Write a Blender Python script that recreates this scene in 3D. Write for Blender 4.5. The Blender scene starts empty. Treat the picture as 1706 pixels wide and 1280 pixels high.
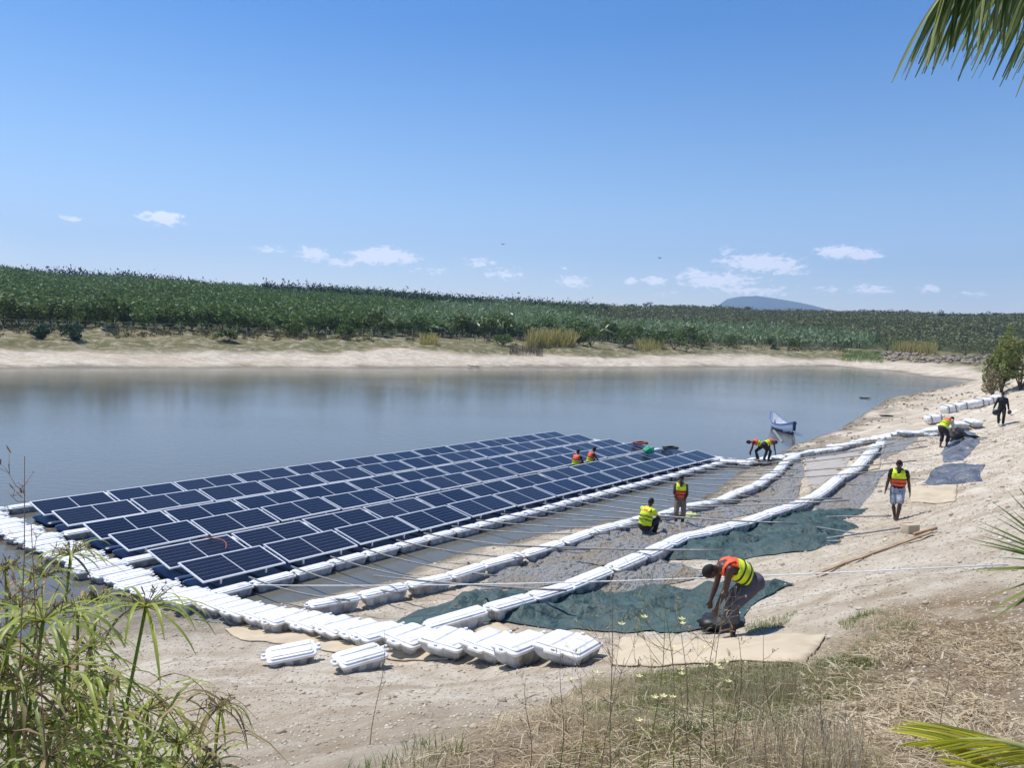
import bpy, bmesh, math, random
import numpy as np
from mathutils import Vector, Matrix, noise as mnoise
from mathutils.geometry import delaunay_2d_cdt
random.seed(7); rng = np.random.default_rng(7)
PI = math.pi
sc = bpy.context.scene; COL = sc.collection

# ------------------------------------------------------------------ camera
F = 1300.0; PITCH = math.radians(4.05); ROLL = math.radians(2.1); H = 6.6
cp, sp, cr, sr = math.cos(PITCH), math.sin(PITCH), math.cos(ROLL), math.sin(ROLL)
def ray(px, py):
    x = (px-853)/F; y = -(py-640)/F
    x, y = cr*x-sr*y, sr*x+cr*y
    return np.array([x, cp+sp*y, -sp+cp*y])
cam = bpy.data.cameras.new('camera'); co = bpy.data.objects.new('camera', cam); COL.objects.link(co)
R = Matrix(((cr, -sr, 0), (sp*sr, sp*cr, -cp), (cp*sr, cp*cr, sp)))
co.matrix_world = Matrix.Translation((0, 0, H)) @ R.to_4x4()
cam.sensor_width = 36; cam.lens = F/1706*36; cam.clip_end = 30000; cam.clip_start = .05
sc.camera = co

def _px(P):
    q = R.transposed() @ (Vector(P)-Vector((0, 0, H))); return 853+F*q.x/-q.z
# ------------------------------------------------------------------ helpers
def lin(r, g, b, k=1.0):
    def f(c):
        c /= 255.0
        return (c/12.92 if c <= .04045 else ((c+.055)/1.055)**2.4)*k
    return (f(r), f(g), f(b), 1)
def hashn(ix, iy, seed):
    n = (ix*374761393 + iy*668265263 + seed*974634777) & 0xffffffff
    n = ((n ^ (n >> 13))*1274126177) & 0xffffffff
    return ((n ^ (n >> 16)) & 0xffff)/65535.0
def vnoise(x, y, seed=0):
    x = np.asarray(x, float); y = np.asarray(y, float)
    ix = np.floor(x).astype(np.int64); iy = np.floor(y).astype(np.int64)
    fx = x-ix; fy = y-iy; fx = fx*fx*(3-2*fx); fy = fy*fy*(3-2*fy)
    a = hashn(ix, iy, seed); b = hashn(ix+1, iy, seed); c = hashn(ix, iy+1, seed); d = hashn(ix+1, iy+1, seed)
    return (a*(1-fx)+b*fx)*(1-fy)+(c*(1-fx)+d*fx)*fy - .5
def fbm(x, y, o=4, seed=0):
    s = 0; a = 1.0
    for i in range(o):
        s = s+a*vnoise(x*2**i, y*2**i, seed+i); a *= .5
    return s
def sstep(a, b, x):
    t = np.clip((x-a)/(b-a), 0, 1); return t*t*(3-2*t)

# ------------------------------------------------------------------ terrain
SHORE = np.array([(-40,-12),(-22,2),(-13,10),(-9.9,15),(-8.9,16.8),(-8,17.3),(-6.6,17.6),(-5,17.9),(-3.6,19.1),(-2.3,21),(-1,23.1),(2.3,25.8),
 (4.7,28.1),(6.9,29.6),(9.2,33.5),(11.6,38.2),(15.7,44.8),(18.2,48.9),(24.7,58.2),(32.3,71.1),(44.1,91.2),(61.4,112.8),
 (76.4,132.9),(87.5,148.4),(82.7,156.7),(88.4,177.9),(83.9,200),(44.6,167.5),(20,147),(-1,132.1),(-22.6,115.5),(-42.9,100.6),
 (-58.6,89.1),(-75,78),(-100,60),(-130,20),(-110,-40)], float)
def sdist(x, y):
    x = np.asarray(x, float); y = np.asarray(y, float)
    d = np.full(x.shape, 1e9); ins = np.zeros(x.shape, bool)
    n = len(SHORE)
    for i in range(n):
        a = SHORE[i]; b = SHORE[(i+1) % n]; e = b-a
        t = np.clip(((x-a[0])*e[0]+(y-a[1])*e[1])/(e@e), 0, 1)
        d = np.minimum(d, np.hypot(x-a[0]-t*e[0], y-a[1]-t*e[1]))
        if a[1] != b[1]:
            c = ((a[1] > y) != (b[1] > y)) & (x < (b[0]-a[0])*(y-a[1])/(b[1]-a[1])+a[0])
            ins ^= c
    return np.where(ins, -d, d)
CTRL = [(11,21.8,1.55),(24.5,39,2.65),(17.3,31,2.45),(3.2,10.8,2.33),(.3,10.7,1.85),(-3.5,12.6,.88),(-2.3,12.6,.9),(0,0,5.0),(6,6,4.0),(-4,5,3.3)]
def farw(x, y):
    q_ = y-np.where(x > -5, 55+.92*(x+5), 55+.55*(x+5)); return sstep(-12, 12, q_)
def base_z(x, y):
    s = sdist(x, y)
    near = np.interp(s, [-60,-4,0,8.5,10.5,12.5,16,19,30,80,2000], [-4,-.8,0,1.8,2.45,3.3,4.6,5.0,5.2,5.6,14])
    far = np.interp(s, [-60,-4,0,12,24,32,60,150,300,420,1500,6000], [-4,-.3,0,1.6,3.3,4.1,5.6,12,21.5,24,32,50])
    w = farw(x, y)
    return near*(1-w)+far*w, s
_c = []
for a in CTRL:
    z, s = base_z(np.array([a[0]], float), np.array([a[1]], float)); _c.append((a[0], a[1], a[2]-float(z[0])))
def height(x, y, fine=True):
    x = np.asarray(x, float); y = np.asarray(y, float)
    z, s = base_z(x, y)
    num = 0; den = .35
    for cx, cy, r in _c:
        w = np.exp(-((x-cx)**2+(y-cy)**2)/(2*3.2**2)); num = num+w*r; den = den+w
    land = sstep(0, 3, s)
    z = z+land*num/den
    r = np.hypot(x, y)
    amp = sstep(-1, 4, s)
    z = z+amp*(fbm(x*.35, y*.35, 3, 5)*.16)*np.clip(r/14, .5, 4)
    z = z+sstep(-1, .6, s)*fbm(x*1.1+3, y*1.1, 3, 15)*.06
    z = z+sstep(100, 400, r)*fbm(x*.02, y*.02, 3, 9)*3.0*sstep(30, 120, s)
    if fine:
        z = z+sstep(-.5, 1.5, s)*(fbm(x*3.1, y*3.1, 3, 21)*.05)*(r < 90)
    return z
def hz(x, y): return float(height(np.array([x]), np.array([y]))[0])
_T = np.concatenate([np.geomspace(1.2, 60, 900), np.geomspace(60.1, 700, 900)])
def hit(px, py, off=0.0, water=True):
    r = ray(px, py); P = r[None]*_T[:, None]
    g = height(P[:, 0], P[:, 1])
    if water: g = np.maximum(g, 0)
    f = P[:, 2]+H-g-off
    k = np.argmax(f < 0)
    if f[k] >= 0: k = len(_T)-1
    if k == 0: return Vector((P[0, 0], P[0, 1], P[0, 2]+H))
    t = _T[k-1]+(_T[k]-_T[k-1])*f[k-1]/(f[k-1]-f[k])
    q = r*t; return Vector((q[0], q[1], q[2]+H))
def atd(px, py, d):
    q = ray(px, py)*d; return Vector((q[0], q[1], q[2]+H))
def plane(px, py, z):
    r = ray(px, py); q = r*((z-H)/r[2]); return Vector((q[0], q[1], z))
def inpoly(x, y, poly):
    ins = np.zeros(np.shape(x), bool); n = len(poly)
    for i in range(n):
        a = poly[i]; b = poly[(i+1) % n]
        if a[1] != b[1]:
            ins ^= ((a[1] > y) != (b[1] > y)) & (x < (b[0]-a[0])*(y-a[1])/(b[1]-a[1])+a[0])
    return ins

# ------------------------------------------------------------------ materials
def mat(name, col, rough=.6, metal=0, bump=None, var=None, spec=.5, coat=0, trans=None, island=None, emit=None):
    """bump=(scale,strength,dist) ; var=(col2,scale,lo,hi)"""
    m = bpy.data.materials.new(name); m.use_nodes = True; nt = m.node_tree; N = nt.nodes; L = nt.links
    b = N['Principled BSDF']; b.inputs['Base Color'].default_value = col; b.inputs['Roughness'].default_value = rough
    b.inputs['Metallic'].default_value = metal; b.inputs['Specular IOR Level'].default_value = spec
    b.inputs['Coat Weight'].default_value = coat
    tc = N.new('ShaderNodeTexCoord'); out = None
    if var:
        c2, s, lo, hi = var
        n = N.new('ShaderNodeTexNoise'); n.inputs['Scale'].default_value = s; n.inputs['Detail'].default_value = 5
        oi = N.new('ShaderNodeObjectInfo'); sc_ = N.new('ShaderNodeMath'); sc_.operation = 'MULTIPLY'; L.new(oi.outputs['Random'], sc_.inputs[0]); sc_.inputs[1].default_value = 40
        va = N.new('ShaderNodeVectorMath'); L.new(tc.outputs['Object'], va.inputs[0]); L.new(sc_.outputs[0], va.inputs[1]); L.new(va.outputs[0], n.inputs['Vector'])
        mr = N.new('ShaderNodeMapRange'); mr.inputs[1].default_value = lo; mr.inputs[2].default_value = hi
        L.new(n.outputs[0], mr.inputs[0])
        mx = N.new('ShaderNodeMix'); mx.data_type = 'RGBA'; L.new(mr.outputs[0], mx.inputs[0])
        mx.inputs[6].default_value = col; mx.inputs[7].default_value = c2; out = mx.outputs[2]
    if island:
        g = N.new('ShaderNodeNewGeometry')
        r = N.new('ShaderNodeValToRGB'); L.new(g.outputs['Random Per Island'], r.inputs[0])
        el = r.color_ramp.elements
        k = len(island)
        while len(el) < k: el.new(.5)
        for i, c in enumerate(island): el[i].position = i/(k-1); el[i].color = c
        if out is None: out = r.outputs[0]
        else:
            mx = N.new('ShaderNodeMix'); mx.data_type = 'RGBA'; mx.inputs[0].default_value = .55
            L.new(out, mx.inputs[6]); L.new(r.outputs[0], mx.inputs[7]); out = mx.outputs[2]
    if out is not None: L.new(out, b.inputs['Base Color'])
    if bump:
        n = N.new('ShaderNodeTexNoise'); n.inputs['Scale'].default_value = bump[0]; n.inputs['Detail'].default_value = 6
        L.new(tc.outputs['Object'], n.inputs['Vector'])
        bp = N.new('ShaderNodeBump'); bp.inputs['Strength'].default_value = bump[1]; bp.inputs['Distance'].default_value = bump[2]
        L.new(n.outputs[0], bp.inputs['Height']); L.new(bp.outputs[0], b.inputs['Normal'])
    if trans:
        t = N.new('ShaderNodeBsdfTranslucent'); ms = N.new('ShaderNodeMixShader'); ms.inputs[0].default_value = trans
        if out is not None: L.new(out, t.inputs[0])
        else: t.inputs[0].default_value = col
        L.new(b.outputs[0], ms.inputs[1]); L.new(t.outputs[0], ms.inputs[2])
        L.new(ms.outputs[0], N['Material Output'].inputs[0])
    return m

def objm(name, me, m=None, parent=None):
    o = bpy.data.objects.new(name, me); COL.objects.link(o)
    if m is not None:
        for q in (m if isinstance(m, (list, tuple)) else [m]): me.materials.append(q)
    if parent is not None: o.parent = parent
    return o
def mesh_np(name, V, Fq, smooth=False, mi=None):
    me = bpy.data.meshes.new(name); V = np.asarray(V, np.float32); Fq = np.asarray(Fq, np.int32)
    k = Fq.shape[1]
    me.vertices.add(len(V)); me.vertices.foreach_set('co', V.ravel())
    me.loops.add(Fq.size); me.loops.foreach_set('vertex_index', Fq.ravel())
    me.polygons.add(len(Fq)); me.polygons.foreach_set('loop_start', np.arange(0, Fq.size, k, dtype=np.int32))
    me.polygons.foreach_set('loop_total', np.full(len(Fq), k, np.int32))
    if smooth: me.polygons.foreach_set('use_smooth', np.ones(len(Fq), bool))
    if mi is not None: me.polygons.foreach_set('material_index', np.asarray(mi, np.int32))
    me.update(calc_edges=True); me.validate(); return me
def tag(o, label, cat, group=None, kind=None):
    if label: o['label'] = label
    if cat: o['category'] = cat
    if group: o['group'] = group
    if kind: o['kind'] = kind
    return o
def empty(name, loc, rz=0):
    o = bpy.data.objects.new(name, None); COL.objects.link(o); o.location = loc; o.rotation_euler = (0, 0, rz)
    o.empty_display_size = .2; return o
def copy_tree(o, parent=None):
    c = o.copy(); COL.objects.link(c)
    if parent is not None: c.parent = parent
    for ch in o.children: copy_tree(ch, c)
    return c

class MB:
    def __init__(s): s.v = []; s.f = []; s.m = []
    def add(s, V, Fs, mi=0):
        b = len(s.v); s.v += [tuple(p) for p in V]; s.f += [tuple(i+b for i in f) for f in Fs]; s.m += [mi]*len(Fs)
    def box(s, c, d, rz=0, M=None, mi=0):
        V = []
        for z in (-1, 1):
            for x, y in ((-1,-1),(1,-1),(1,1),(-1,1)):
                p = Vector((x*d[0]/2, y*d[1]/2, z*d[2]/2))
                if rz: p.rotate(Matrix.Rotation(rz, 3, 'Z'))
                p += Vector(c)
                if M: p = M @ p
                V.append(p)
        s.add(V, [(3,2,1,0),(4,5,6,7),(0,1,5,4),(1,2,6,5),(2,3,7,6),(3,0,4,7)], mi)
    def tube(s, pts, rad, n=8, side=None, mi=0, cap=True):
        """rad: float or list of float / (rx,ry)"""
        pts = [Vector(p) for p in pts]; k = len(pts)
        if not isinstance(rad, (list,)): rad = [rad]*k
        V = []; 
        for i, p in enumerate(pts):
            t = (pts[min(i+1, k-1)]-pts[max(i-1, 0)]).normalized()
            sd = Vector(side) if side is not None else (Vector((0, 0, 1)) if abs(t.z) < .9 else Vector((1, 0, 0)))
            a = (sd - t*sd.dot(t)).normalized(); b = t.cross(a)
            r = rad[i]; rx, ry = r if isinstance(r, tuple) else (r, r)
            for j in range(n):
                th = 2*PI*j/n; V.append(p+a*math.cos(th)*rx+b*math.sin(th)*ry)
        Fs = []
        for i in range(k-1):
            for j in range(n):
                Fs.append((i*n+j, i*n+(j+1) % n, (i+1)*n+(j+1) % n, (i+1)*n+j))
        if cap: Fs.append(tuple(range(n))[::-1]); Fs.append(tuple((k-1)*n+j for j in range(n)))
        s.add(V, Fs, mi)
    def cap_tube(s, pts, rad, n=10, side=None, mi=0):
        """tube with rounded ends"""
        pts = [Vector(p) for p in pts]
        if not isinstance(rad, list): rad = [rad]*len(pts)
        R2 = [r if isinstance(r, tuple) else (r, r) for r in rad]
        d0 = (pts[0]-pts[1]).normalized(); d1 = (pts[-1]-pts[-2]).normalized()
        P = []; Q = []
        for a in (80, 55, 28):
            m_ = min(R2[0]); P.append(pts[0]+d0*m_*math.sin(math.radians(a))); Q.append(tuple(x*math.cos(math.radians(a)) for x in R2[0]))
        P += pts; Q += R2
        for a in (28, 55, 80):
            m_ = min(R2[-1]); P.append(pts[-1]+d1*m_*math.sin(math.radians(a))); Q.append(tuple(x*math.cos(math.radians(a)) for x in R2[-1]))
        s.tube(P, Q, n, side, mi)
    def ell(s, c, r, M=None, n=12, mi=0):
        V = []; Fs = []; k = n//2+1
        for i in range(1, k):
            ph = PI*i/k
            for j in range(n):
                th = 2*PI*j/n
                p = Vector((r[0]*math.sin(ph)*math.cos(th), r[1]*math.sin(ph)*math.sin(th), r[2]*math.cos(ph)))
                V.append((M @ p if M else p)+Vector(c))
        for i in range(k-2):
            for j in range(n): Fs.append((i*n+j, (i+1)*n+j, (i+1)*n+(j+1) % n, i*n+(j+1) % n))
        top = Vector((0, 0, r[2])); bot = -top
        V.append((M @ top if M else top)+Vector(c)); V.append((M @ bot if M else bot)+Vector(c))
        t = len(V)-2
        for j in range(n):
            Fs.append((t, j, (j+1) % n)); Fs.append((t+1, (k-2)*n+(j+1) % n, (k-2)*n+j))
        s.add(V, Fs, mi)
    def mesh(s, name, smooth=False):
        me = bpy.data.meshes.new(name); me.from_pydata(s.v, [], s.f); me.polygons.foreach_set('material_index', s.m)
        if smooth: me.polygons.foreach_set('use_smooth', [True]*len(s.f))
        me.update(); return me
    def build(s, name, m, parent=None, smooth=False): return objm(name, s.mesh(name, smooth), m, parent)
def eval_mod(o):
    dg = bpy.context.evaluated_depsgraph_get(); dg.update()
    me = bpy.data.meshes.new_from_object(o.evaluated_get(dg), depsgraph=dg)
    o.modifiers.clear(); old = o.data; o.data = me; me.name = old.name; bpy.data.meshes.remove(old)
def bevel(o, w=.02, seg=2):
    md = o.modifiers.new('b', 'BEVEL'); md.width = w; md.segments = seg; md.limit_method = 'ANGLE'; eval_mod(o)
    o.data.polygons.foreach_set('use_smooth', [True]*len(o.data.polygons)); o.data.set_sharp_from_angle(angle=math.radians(42))

# ------------------------------------------------------------------ world, sun
SUN_EL = math.radians(62); SUN_AZ = math.radians(-55)     # azimuth clockwise from +Y
w = bpy.data.worlds.new('World'); sc.world = w; w.use_nodes = True; nt = w.node_tree; N = nt.nodes; L = nt.links
bg = N['Background']; sky = N.new('ShaderNodeTexSky'); sky.sky_type = 'NISHITA'; sky.sun_disc = False
sky.sun_elevation = SUN_EL; sky.sun_rotation = SUN_AZ; sky.air_density = 1.1; sky.dust_density = .7; sky.ozone_density = 2.2; sky.altitude = 1500
SKYS = .115; bg.inputs[1].default_value = SKYS
tc = N.new('ShaderNodeTexCoord'); sx = N.new('ShaderNodeSeparateXYZ'); L.new(tc.outputs['Generated'], sx.inputs[0])
def mth(op, a, b=None, c=None):
    n = N.new('ShaderNodeMath'); n.operation = op
    for i, v in enumerate((a, b, c)):
        if v is None: continue
        if isinstance(v, (int, float)): n.inputs[i].default_value = v
        else: L.new(v, n.inputs[i])
    return n.outputs[0]
az = mth('ARCTAN2', sx.outputs[0], sx.outputs[1]); el = mth('ARCSINE', sx.outputs[2])
cv = N.new('ShaderNodeCombineXYZ'); L.new(az, cv.inputs[0]); L.new(el, cv.inputs[1])
CL = [(270,363,26,8,1.0),(240,358,10,5,.6),(120,364,14,4,.7),(448,415,24,6,.6),(521,423,20,10,.95),(567,438,22,6,.75),(618,428,26,9,1.15),(640,426,28,11,1.2),(676,430,14,9,1),
      (720,452,34,8,.45),(800,438,24,6,.75),(838,456,34,9,.6),(955,470,22,10,.75),(938,446,8,5,.5),(1052,468,12,5,.8),(1090,467,18,7,.85),
      (1265,438,48,11,1.05),(1310,448,26,9,.8),(1195,468,54,12,.85),(1158,457,20,8,.8),(1398,420,26,8,1.1),(1440,424,20,7,1.05),(1212,418,10,8,.6),
      (1450,482,24,7,.75),(1550,481,12,5,.9),(1255,485,60,9,.6),(1380,482,22,6,.5),(1620,490,40,6,.4),(1105,488,30,6,.4),(700,428,10,5,.5)]
acc = None
for (x, y, rx, ry, am) in CL:
    r = ray(x, y); a = math.atan2(r[0], r[1]); e = math.asin(r[2]/np.linalg.norm(r))
    vm = N.new('ShaderNodeVectorMath'); vm.operation = 'SUBTRACT'; L.new(cv.outputs[0], vm.inputs[0]); vm.inputs[1].default_value = (a, e, 0)
    vs = N.new('ShaderNodeVectorMath'); vs.operation = 'MULTIPLY'; L.new(vm.outputs[0], vs.inputs[0]); vs.inputs[1].default_value = (F/rx/1.25, F/ry/1.25, 0)
    ln = N.new('ShaderNodeVectorMath'); ln.operation = 'LENGTH'; L.new(vs.outputs[0], ln.inputs[0])
    q = mth('MULTIPLY', mth('POWER', 2.718, mth('MULTIPLY', mth('MULTIPLY', ln.outputs['Value'], ln.outputs['Value']), -1.0)), am)
    acc = q if acc is None else mth('MAXIMUM', acc, q)
ns = N.new('ShaderNodeTexNoise'); ns.inputs['Scale'].default_value = 100; ns.inputs['Detail'].default_value = 8; ns.inputs['Roughness'].default_value = .62
mp = N.new('ShaderNodeMapping'); mp.inputs['Scale'].default_value = (1, 2.0, 1); L.new(cv.outputs[0], mp.inputs[0]); L.new(mp.outputs[0], ns.inputs['Vector'])
cl = mth('ADD', acc, mth('MULTIPLY', mth('SUBTRACT', ns.outputs[0], .5), 2.3))
mr = N.new('ShaderNodeMapRange'); mr.interpolation_type = 'SMOOTHSTEP'; mr.inputs[1].default_value = .26; mr.inputs[2].default_value = .74
L.new(cl, mr.inputs[0]); mk = mth('MULTIPLY', mth('MULTIPLY', mr.outputs[0], mth('MINIMUM', mth('MULTIPLY', acc, 3.0), 1.0)), .9)
hs = N.new('ShaderNodeHueSaturation'); hs.inputs['Saturation'].default_value = 1.12
tint = N.new('ShaderNodeValToRGB'); L.new(el, tint.inputs[0]); te = tint.color_ramp.elements
te[0].position = 0.0; te[0].color = (1.32, 1.12, 1.08, 1); te[1].position = .62; te[1].color = (.27, .56, .86, 1)
e_ = te.new(.17); e_.color = (.90, .96, 1.0, 1); e_ = te.new(.36); e_.color = (.43, .69, .95, 1)
mt_ = N.new('ShaderNodeMix'); mt_.data_type = 'RGBA'; mt_.blend_type = 'MULTIPLY'; mt_.inputs[0].default_value = 1; L.new(sky.outputs[0], mt_.inputs[6]); L.new(tint.outputs[0], mt_.inputs[7])
L.new(mt_.outputs[2], hs.inputs['Color'])
# sky tint: air slightly purer blue high up
mx = N.new('ShaderNodeMix'); mx.data_type = 'RGBA'; L.new(mk, mx.inputs[0]); L.new(hs.outputs[0], mx.inputs[6]); mx.inputs[7].default_value = (10.5, 10.2, 10.6, 1)
L.new(mx.outputs[2], bg.inputs[0])
sl = bpy.data.lights.new('sun', 'SUN'); sl.energy = 4.2; sl.angle = math.radians(.53); sl.color = (1, .96, .9)
so = bpy.data.objects.new('sun', sl); COL.objects.link(so)
SD = Vector((math.sin(SUN_AZ)*math.cos(SUN_EL), math.cos(SUN_AZ)*math.cos(SUN_EL), math.sin(SUN_EL)))
so.rotation_euler = SD.to_track_quat('Z', 'Y').to_euler()
sc.view_settings.view_transform = 'Standard'; sc.view_settings.look = 'None'; sc.view_settings.exposure = 0.36; sc.view_settings.gamma = 1

# ------------------------------------------------------------------ ground
def polar_ground():
    th = np.concatenate([np.linspace(-50, 50, 520), np.linspace(52, 308, 90)])*PI/180
    rr = np.concatenate([np.geomspace(.6, 4, 24)[:-1], np.geomspace(4, 40, 330)[:-1], np.geomspace(40, 260, 170)[:-1], np.geomspace(260, 6800, 70)])
    T, Rr = np.meshgrid(th, rr); X = Rr*np.sin(T); Y = Rr*np.cos(T)
    Z = height(X, Y)
    nT = len(th); nR = len(rr)
    V = np.stack([X.ravel(), Y.ravel(), Z.ravel()], 1); V = np.vstack([V, [[0, 0, hz(0, 0)]]])
    i = np.arange(nR-1)[:, None]; j = np.arange(nT)[None]; j2 = (j+1) % nT
    Fq = np.stack([i*nT+j, i*nT+j2, (i+1)*nT+j2, (i+1)*nT+j], -1).reshape(-1, 4)[:, ::-1]
    me = mesh_np('ground', V, Fq, True)
    return me, V
litter_poly = [(p.x, p.y) for p in [hit(*q) for q in [(880,1195),(1010,1135),(1130,1120),(1330,1112),(1390,1075),(1480,1010),(1590,985),(1760,990),(1900,1400),(1300,1500),(700,1500),(640,1290)]]]
green_poly = [(p.x, p.y) for p in [hit(*q) for q in [(1060,1130),(1200,1110),(1350,1115),(1420,1085),(1470,1110),(1400,1165),(1300,1210),(1130,1230),(1060,1190)]]]
def soft_poly(X, Y, poly, soft):
    n = len(poly); d = np.full(X.shape, 1e9)
    for i in range(n):
        a = np.array(poly[i]); b = np.array(poly[(i+1) % n]); e = b-a
        t = np.clip(((X-a[0])*e[0]+(Y-a[1])*e[1])/(e@e), 0, 1); d = np.minimum(d, np.hypot(X-a[0]-t*e[0], Y-a[1]-t*e[1]))
    s = np.where(inpoly(X, Y, poly), d, -d); return sstep(-soft, soft, s)
gme, GV = polar_ground()
X, Y, Z = GV[:, 0], GV[:, 1], GV[:, 2]
S = sdist(X, Y); fw = farw(X, Y)
wet = np.clip(1-sstep(-.02, .16, Z+fbm(X*.6, Y*.6, 3, 3)*.12), 0, 1)*(1-fw)+np.clip(1-sstep(.05, .35, Z+fbm(X*.1, Y*.1, 3, 3)*.3), 0, 1)*fw*.9
mud = np.exp(-((S-1.2)/(1.6+.02*Y))**2)*(1-fw)*sstep(-.25, .15, fbm(X*.5+7, Y*.5, 3, 31))
litter = soft_poly(X, Y, litter_poly, .7)
gr = soft_poly(X, Y, green_poly, .5)*.6
gr = np.maximum(gr, fw*sstep(11, 16, S+fbm(X*.05, Y*.05, 3, 8)*7))
# thin grass patches on the right bank, and under the far vegetation
gr = np.maximum(gr, (1-fw)*sstep(20, 60, S)*sstep(30, 60, Y)*.7)
pt = hit(1590, 652); gr = np.maximum(gr, np.exp(-(((X-pt.x)/14)**2+((Y-pt.y)/9)**2))*.6*sstep(-.1, .2, fbm(X*.2, Y*.2, 3, 77)))
forest = fw*sstep(32, 44, S)
cb = gme.color_attributes.new('mask2', 'FLOAT_COLOR', 'POINT'); cb.data.foreach_set('color', np.stack([forest, forest*0, forest*0, forest*0+1], 1).astype(np.float32).ravel())
ca = gme.color_attributes.new('mask', 'FLOAT_COLOR', 'POINT')
ca.data.foreach_set('color', np.stack([np.clip(wet, 0, 1), litter, np.clip(gr, 0, 1), np.clip(mud, 0, 1)], 1).astype(np.float32).ravel())
def ground_mat():
    m = bpy.data.materials.new('soil'); m.use_nodes = True; nt = m.node_tree; N = nt.nodes; L = nt.links; b = N['Principled BSDF']
    b.inputs['Roughness'].default_value = .95; b.inputs['Specular IOR Level'].default_value = .15
    tc = N.new('ShaderNodeTexCoord'); at = N.new('ShaderNodeAttribute'); at.attribute_name = 'mask'
    sp_ = N.new('ShaderNodeSeparateColor'); L.new(at.outputs['Color'], sp_.inputs[0])
    def noise(s, d=6, r=.6, vec=None):
        n = N.new('ShaderNodeTexNoise'); n.inputs['Scale'].default_value = s; n.inputs['Detail'].default_value = d; n.inputs['Roughness'].default_value = r
        L.new(vec or tc.outputs['Object'], n.inputs['Vector']); return n.outputs[0]
    def mr(x, a, bb, c=0, d=1):
        n = N.new('ShaderNodeMapRange'); L.new(x, n.inputs[0])
        for i, v in enumerate((a, bb, c, d)): n.inputs[i+1].default_value = v
        return n.outputs[0]
    def mix(f, a, c):
        n = N.new('ShaderNodeMix'); n.data_type = 'RGBA'
        if isinstance(f, float): n.inputs[0].default_value = f
        else: L.new(f, n.inputs[0])
        for v, k in ((a, 6), (c, 7)):
            if isinstance(v, tuple): n.inputs[k].default_value = v
            else: L.new(v, n.inputs[k])
        return n.outputs[2]
    def mul(a, c):
        n = N.new('ShaderNodeMath'); n.operation = 'MULTIPLY'; L.new(a, n.inputs[0])
        if isinstance(c, float): n.inputs[1].default_value = c
        else: L.new(c, n.inputs[1])
        return n.outputs[0]
    mpn = N.new('ShaderNodeMapping'); mpn.inputs['Rotation'].default_value = (0, 0, math.radians(-38)); mpn.inputs['Scale'].default_value = (.22, 1.4, 1)
    L.new(tc.outputs['Object'], mpn.inputs[0])
    c = mix(mr(noise(.35), .35, .65), lin(206,194,174), lin(190,174,152))
    c = mix(mr(noise(1.3, 8, .7), .42, .66), c, lin(222,212,194))
    c = mix(mul(mr(noise(1.1, 6, .65, mpn.outputs[0]), .5, .68), .65), c, lin(160,140,112))   # tracks along the slope
    c = mix(mul(mr(noise(7, 6, .75), .55, .72), .75), c, lin(138,118,94))
    c = mix(mul(mr(noise(.8, 9, .8), .52, .66), .6), c, lin(158,140,116))
    mp2 = N.new('ShaderNodeMapping'); mp2.inputs['Rotation'].default_value = (0, 0, math.radians(-50)); mp2.inputs['Scale'].default_value = (.12, 2.4, 1); L.new(tc.outputs['Object'], mp2.inputs[0])
    c = mix(mul(mr(noise(.9, 4, .6, mp2.outputs[0]), .56, .66), .5), c, lin(150,130,104))
    c = mix(mul(mr(noise(.14, 4, .6), .5, .66), .45), c, lin(176,158,132))
    # pebbles
    vo = N.new('ShaderNodeTexVoronoi'); vo.inputs['Scale'].default_value = 11; L.new(tc.outputs['Object'], vo.inputs['Vector'])
    c = mix(mul(mr(vo.outputs['Distance'], .2, .12), .5), c, lin(214,204,186))
    vo2 = N.new('ShaderNodeTexVoronoi'); vo2.inputs['Scale'].default_value = 23; L.new(tc.outputs['Object'], vo2.inputs['Vector'])
    c = mix(mul(mr(vo2.outputs['Distance'], .22, .1), .35), c, lin(120,104,84))
    lit = mix(mr(noise(3.5, 8, .75), .35, .62), lin(134,112,86), lin(172,150,118))
    lit = mix(mr(noise(14, 6, .7), .45, .65), lit, lin(116,96,74))
    c = mix(mul(sp_.outputs[1], mr(noise(1.2, 6, .7), .28, .5)), c, lit)
    grs = mix(mr(noise(.12, 8, .7), .35, .65), lin(96,94,58), lin(126,114,80))
    grs = mix(mr(noise(.5, 8, .75), .45, .7), grs, lin(84,94,50))
    c = mix(mul(sp_.outputs[2], mr(noise(.6, 8, .75), .25, .52)), c, grs)
    md = mix(mr(noise(1.5, 7, .7), .4, .62), lin(116,108,96), lin(156,144,124))
    c = mix(mul(at.outputs['Alpha'], .8), c, md)
    c = mix(mul(sp_.outputs[0], .85), c, mix(mr(noise(.9), .4, .6), lin(104,96,80), lin(88,84,70)))
    a2 = N.new('ShaderNodeAttribute'); a2.attribute_name = 'mask2'; s2 = N.new('ShaderNodeSeparateColor'); L.new(a2.outputs['Color'], s2.inputs[0])
    c = mix(s2.outputs[0], c, mix(mr(noise(.3, 6, .7), .4, .62), lin(62,72,44), lin(96,96,62)))
    L.new(c, b.inputs['Base Color'])
    bp = N.new('ShaderNodeBump'); bp.inputs['Strength'].default_value = .9; bp.inputs['Distance'].default_value = .12
    L.new(noise(3.0, 10, .72), bp.inputs['Height'])
    bp2 = N.new('ShaderNodeBump'); bp2.inputs['Strength'].default_value = .7; bp2.inputs['Distance'].default_value = .03
    L.new(noise(16, 6, .7), bp2.inputs['Height']); L.new(bp.outputs[0], bp2.inputs['Normal']); L.new(bp2.outputs[0], b.inputs['Normal'])
    return m
SOIL = ground_mat()
tag(objm('ground', gme, SOIL), None, None, kind='structure')

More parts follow.
